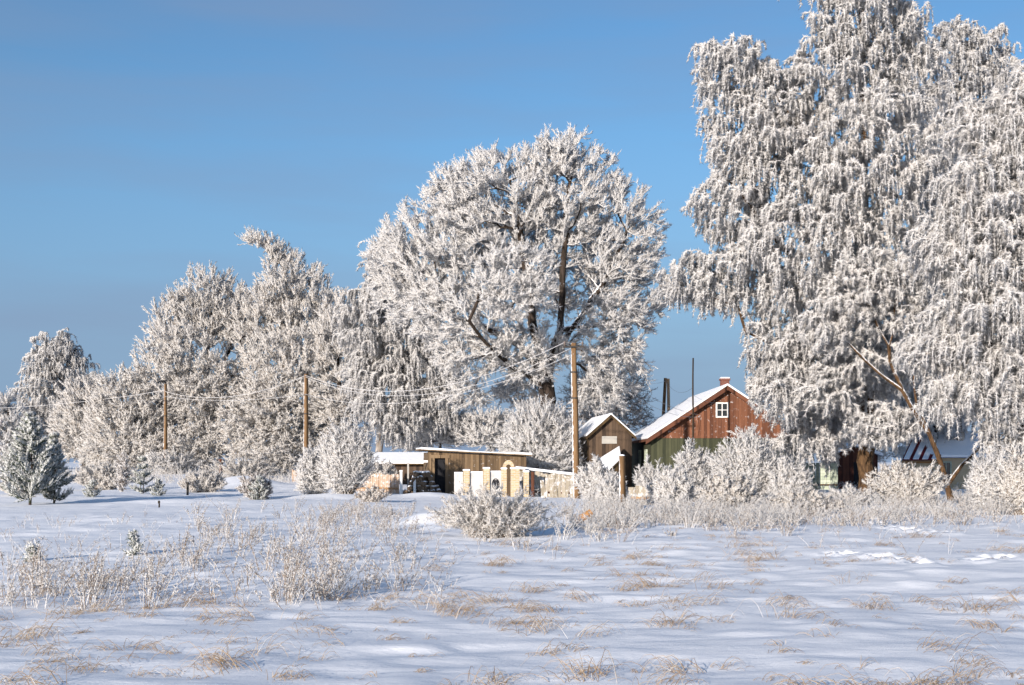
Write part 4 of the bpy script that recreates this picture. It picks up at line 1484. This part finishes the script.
def grass(name, label, xy, m):
    """tufts of flattened dry blades bent over by the wind"""
    R = Rime()
    for (x, y) in xy:
        size = 0.07 + 0.22 * RNG.random() ** 2
        k = int(RNG.integers(4, 12) + 120 * size * RNG.random())
        wind = RNG.normal(0.0, 0.5)
        sgn = 1 if RNG.random() < 0.72 else -1
        bx = x + RNG.normal(size=k) * size * 0.5
        by = y + RNG.normal(size=k) * size * 0.5
        z = ground(bx, by) - 0.02
        az = wind + RNG.normal(size=k) * 0.9 + (0 if sgn > 0 else PI)
        dirx = np.stack([np.cos(az), np.sin(az)], 1)
        L = size * RNG.uniform(0.5, 1.5, k)
        hh = L * RNG.uniform(0.25, 0.8, k)
        tone = np.clip(RNG.beta(2, 2.2, k), 0, 1)
        prev = np.column_stack([bx, by, z])
        segs = 4
        for i in range(1, segs + 1):
            t = i / segs
            cur = np.column_stack([bx + dirx[:, 0] * L * t, by + dirx[:, 1] * L * t, z + hh * (1 - (1 - t * 1.35) ** 2 / 1.0 + 0.0) * 1.0])
            cur[:, 2] = z + hh * (4 * 0.62 * t * (1.12 - t))
            R.tubes(prev, cur, 0.0030 * (1.1 - t * 0.7), 0.0030 * (1.1 - (t + 0.2) * 0.7), np.clip(tone + RNG.normal(size=k) * 0.1, 0, 1))
            prev = cur
    o_ = R.build(name, M[m])
    o_["kind"] = "stuff"
    o_["label"] = label
    return o_


gxy = scatter_px([(0, 1024, 600, 700, 120), (0, 1024, 560, 610, 110), (400, 1024, 530, 570, 150), (430, 560, 590, 640, 22), (600, 760, 540, 590, 40), (0, 400, 590, 680, 25)])
grass("dry_grass", "flattened tan grass blades poking through the foreground snow", gxy, 'grass')

# ------------------------------------------------------------------ poles


def upole(name, label, px, Y, ytop, r, tilt_px=0.0, arm=True, m='pole', step=True):
    s = Y / F
    x = (px - 512) * s
    z = gz(x, Y) - 0.3
    top = EYE + (HZ - ytop) * s - z
    root = thing(name, label, "utility pole", (x, Y, z))
    mb = MB()
    k = 8
    pts = [(tilt_px * s * i / k + 0.01 * math.sin(i * 1.7), 0, top * i / k) for i in range(k + 1)]
    mb.tube(pts, [r * (1 - 0.3 * i / k) for i in range(k + 1)], 12)
    mb.build("shaft", M[m], root, smooth=True)
    if arm:
        mb = MB()
        mb.box((tilt_px * s, -r * 0.9, top - 0.18), (0.95, 0.07, 0.08))
        a_ = mb.build("crossarm", M['iron'], root)
        for dx in (-0.4, 0.4):
            mb = MB()
            mb.tube([(tilt_px * s + dx, -r * 0.9, top - 0.14), (tilt_px * s + dx, -r * 0.9, top - 0.04), (tilt_px * s + dx, -r * 0.9, top + 0.06)], [0.025, 0.05, 0.035], 8)
            mb.build("insulator", M['ceramic'], a_)
    if step:
        for f_, sz in ((0.82, 0.0), (0.66, 0.3)):
            mb = MB()
            mb.tube([(tilt_px * s * f_, 0, top * f_ - 0.03), (tilt_px * s * f_, 0, top * f_ + 0.03)], r * 0.95, 12)
            mb.build("bracket", M['iron'], root)
            if sz:
                mb = MB()
                mb.box((tilt_px * s * f_ + 0.22, -0.05, top * f_ + 0.6), (0.3, 0.06, 0.06))
                mb.build("step_iron", M['iron'], root)
    return root, np.array([x + tilt_px * s, Y - r * 0.9, z + top])


p_left, tl = upole("utility_pole", "thin brown pole on the left, in front of the willows", 165.5, 98, 384, 0.17, arm=False)
p_mid, tm = upole("utility_pole", "tan pole rising from the smaller bush of the pair", 306, 79, 374, 0.19, arm=False)
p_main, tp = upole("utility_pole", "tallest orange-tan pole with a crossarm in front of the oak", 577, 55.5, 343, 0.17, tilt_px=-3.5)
p_mast, ts = upole("mast", "slim dark pole standing before the house's red gable", 693, 63, 358, 0.055, arm=False, m='pole_dark', step=False)
p_mast["category"] = "mast"
# a splinted twin post behind the house
tw_ = thing("twin_post", "two splinted wooden posts leaning together behind the house roof", "post", (P(663, 480, 86)[0], 86.0, 0.0))
ht = P(663, 378, 86)[2]
mb = MB(); mb.tube([(-0.25, 0, 0), (0.17, 0, ht)], [0.13, 0.11], 10); mb.build("post", M['pole_brightened'], tw_)
mb = MB(); mb.tube([(0.45, -0.1, 0), (0.36, -0.05, ht - 0.05)], [0.13, 0.10], 10); mb.build("post", M['pole_brightened'], tw_)
# short post in front
x = (622.5 - 512) / F * 40
z = gz(x, 40) - 0.2
sp_ = thing("fence_post", "short thick tan post standing alone before the hedge", "post", (x, 40, z))
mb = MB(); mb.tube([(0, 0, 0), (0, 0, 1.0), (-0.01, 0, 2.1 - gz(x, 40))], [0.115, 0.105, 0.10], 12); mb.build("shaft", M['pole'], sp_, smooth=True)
mb = MB(); mb.tube([(-0.01, 0, 2.1 - gz(x, 40)), (-0.01, 0, 2.13 - gz(x, 40)), (-0.01, 0, 2.15 - gz(x, 40))], [0.10, 0.08, 0.02], 12); mb.build("snow_cap", M['roof_snow'], sp_, smooth=True)


def stake(name, label, px, Y, h, r, m):
    x_ = (px - 512) / F * Y
    mb = MB()
    mb.tube([(0, 0, -0.2), (0.01, 0, h * 0.8), (0, 0, h)], [r, r, r * 0.9], 8)
    mb.tube([(0, 0, h), (0, 0, h + 0.02), (0, 0, h + 0.1)], [r * 1.5, r * 1.5, r * 1.3], 8)
    o_ = mb.build(name, M[m])
    o_.location = (x_, Y, gz(x_, Y))
    tag(o_, label, "post")
    return o_


stake("iron_post", "little black iron post sticking out of the snow beside the short pine", 187.5, 62, 0.55, 0.06, 'iron')
stake("wooden_stake", "stubby brown stake before the willows right of the thin pole", 221, 92, 1.3, 0.14, 'rake')
stake("wooden_stake", "thin stub in front of the lit snow bank on the left", 159, 46, 0.16, 0.03, 'pole_dark')
# hand-tall stump and an orange chunk of wood on the snow by the post
ck = MB()
ck.tube([(-0.22, 0, 0.02), (0, 0, 0.16), (0.2, 0.02, 0.30)], [0.07, 0.11, 0.08], 7)
o = ck.build("wood_chunk", M['orange_wood'])
x = (584 - 512) / F * 33
o.location = (x, 33, gz(x, 33))
tag(o, "orange lump of broken wood lying on the snow near the short post", "wood")

# ------------------------------------------------------------------ wood heap by the shed
lx, ly = P(424, 480, 64.4)[0], 64.4
k = 0
for row, cnt in enumerate((7, 6, 5, 4, 3)):
    for i in range(cnt):
        mb = MB()
        r = RNG.uniform(0.10, 0.15)
        mb.tube([(0, -0.45, 0), (0, 0.45, 0)], [r, r * 0.92], 8)
        o = mb.build("log", M['log'])
        sn = MB()
        sn.tube([(0, -0.40, r * 0.75), (0, 0.40, r * 0.75)], [r * 0.7, r * 0.65], 7)
        sn.build("snow_cap", M['roof_snow'], o, smooth=True)
        o.location = (lx - 0.95 + i * 0.27 + row * 0.15 + RNG.uniform(-0.05, 0.05), ly - row * 0.02 + RNG.uniform(-0.1, 0.1), gz(lx, ly) + 0.1 + row * 0.23)
        o.rotation_euler = (RNG.uniform(-0.1, 0.1), 0, RNG.uniform(-0.5, 0.5))
        tag(o, "snow-topped dark log in the heap beside the shed doorway", "log", "logs heaped beside the shed")

# ------------------------------------------------------------------ wires


def wire(label, a, b, sag, r=0.012, m='wire'):
    a, b = np.array(a), np.array(b)
    k = 28
    r = r * 0.52
    pts = [tuple(a + (b - a) * i / k - np.array([0, 0, sag * 4 * (i / k) * (1 - i / k)])) for i in range(k + 1)]
    mb = MB()
    o0 = np.array(a)
    mb.tube([tuple(np.array(q) - o0) for q in pts], r, 5)
    o_ = mb.build("power_line", M[m])
    o_.location = a
    tag(o_, label, "power line", "power lines on the poles")
    return o_


off = np.array([0, 0, 0])
wire("upper rimed wire from the left edge to the thin left pole", tl + np.array([-36, 22, -0.6]), tl + np.array([0, 0, -0.5]), 0.9, 0.028)
wire("upper rimed wire from the thin left pole to the middle pole", tl + np.array([0, 0, -0.6]), tm + np.array([0, 0, -0.1]), 0.9, 0.028)
wire("lower rimed wire from the thin left pole to the middle pole", tl + np.array([0, 0, -1.0]), tm + np.array([0, 0, -1.3]), 0.35, 0.02)
wire("upper rimed wire from the middle pole to the tallest pole", tm + np.array([0, 0, -0.1]), tp + np.array([-0.4, 0, 0.02]), 1.55, 0.026)
wire("middle rimed wire from the middle pole to the tallest pole", tm + np.array([0, 0, -0.2]), tp + np.array([0.4, 0, 0.02]), 1.75, 0.022)
wire("lower rimed wire from the middle pole to the tallest pole", tm + np.array([0, 0, -1.3]), tp + np.array([0, 0, -0.5]), 1.3, 0.02)
hs_ = np.array([HX + 2.6, HY - 0.1, 4.3])
wire("upper wire dropping from the tallest pole to the house gable", tp + np.array([0.4, 0, 0.02]), hs_, 0.6, 0.02)
wire("lower wire dropping from the tallest pole to the house gable", tp + np.array([0.3, 0, -0.15]), hs_ + np.array([0.1, 0, -0.12]), 0.9, 0.018)
wire("wire from the tallest pole past the twin posts behind the house", tp + np.array([0.4, 0, 0.0]), np.array([P(663, 378, 86)[0] + 0.2, 86, ht - 0.2]), 0.8, 0.018)
wire("wire from the twin posts over the roof to the slim dark pole", np.array([P(663, 378, 86)[0] + 0.2, 86, ht - 0.2]), ts + np.array([0, 0, -1.5]), 0.5, 0.012, 'wire_dark')
wire("short wire from the slim dark pole to the house gable", ts + np.array([0, 0, -1.9]), np.array([HX + 4.2, HY - 0.1, 5.0]), 0.2, 0.012)
print("TRIS", sum(len(o.data.polygons) for o in bpy.data.objects if o.type == 'MESH'))
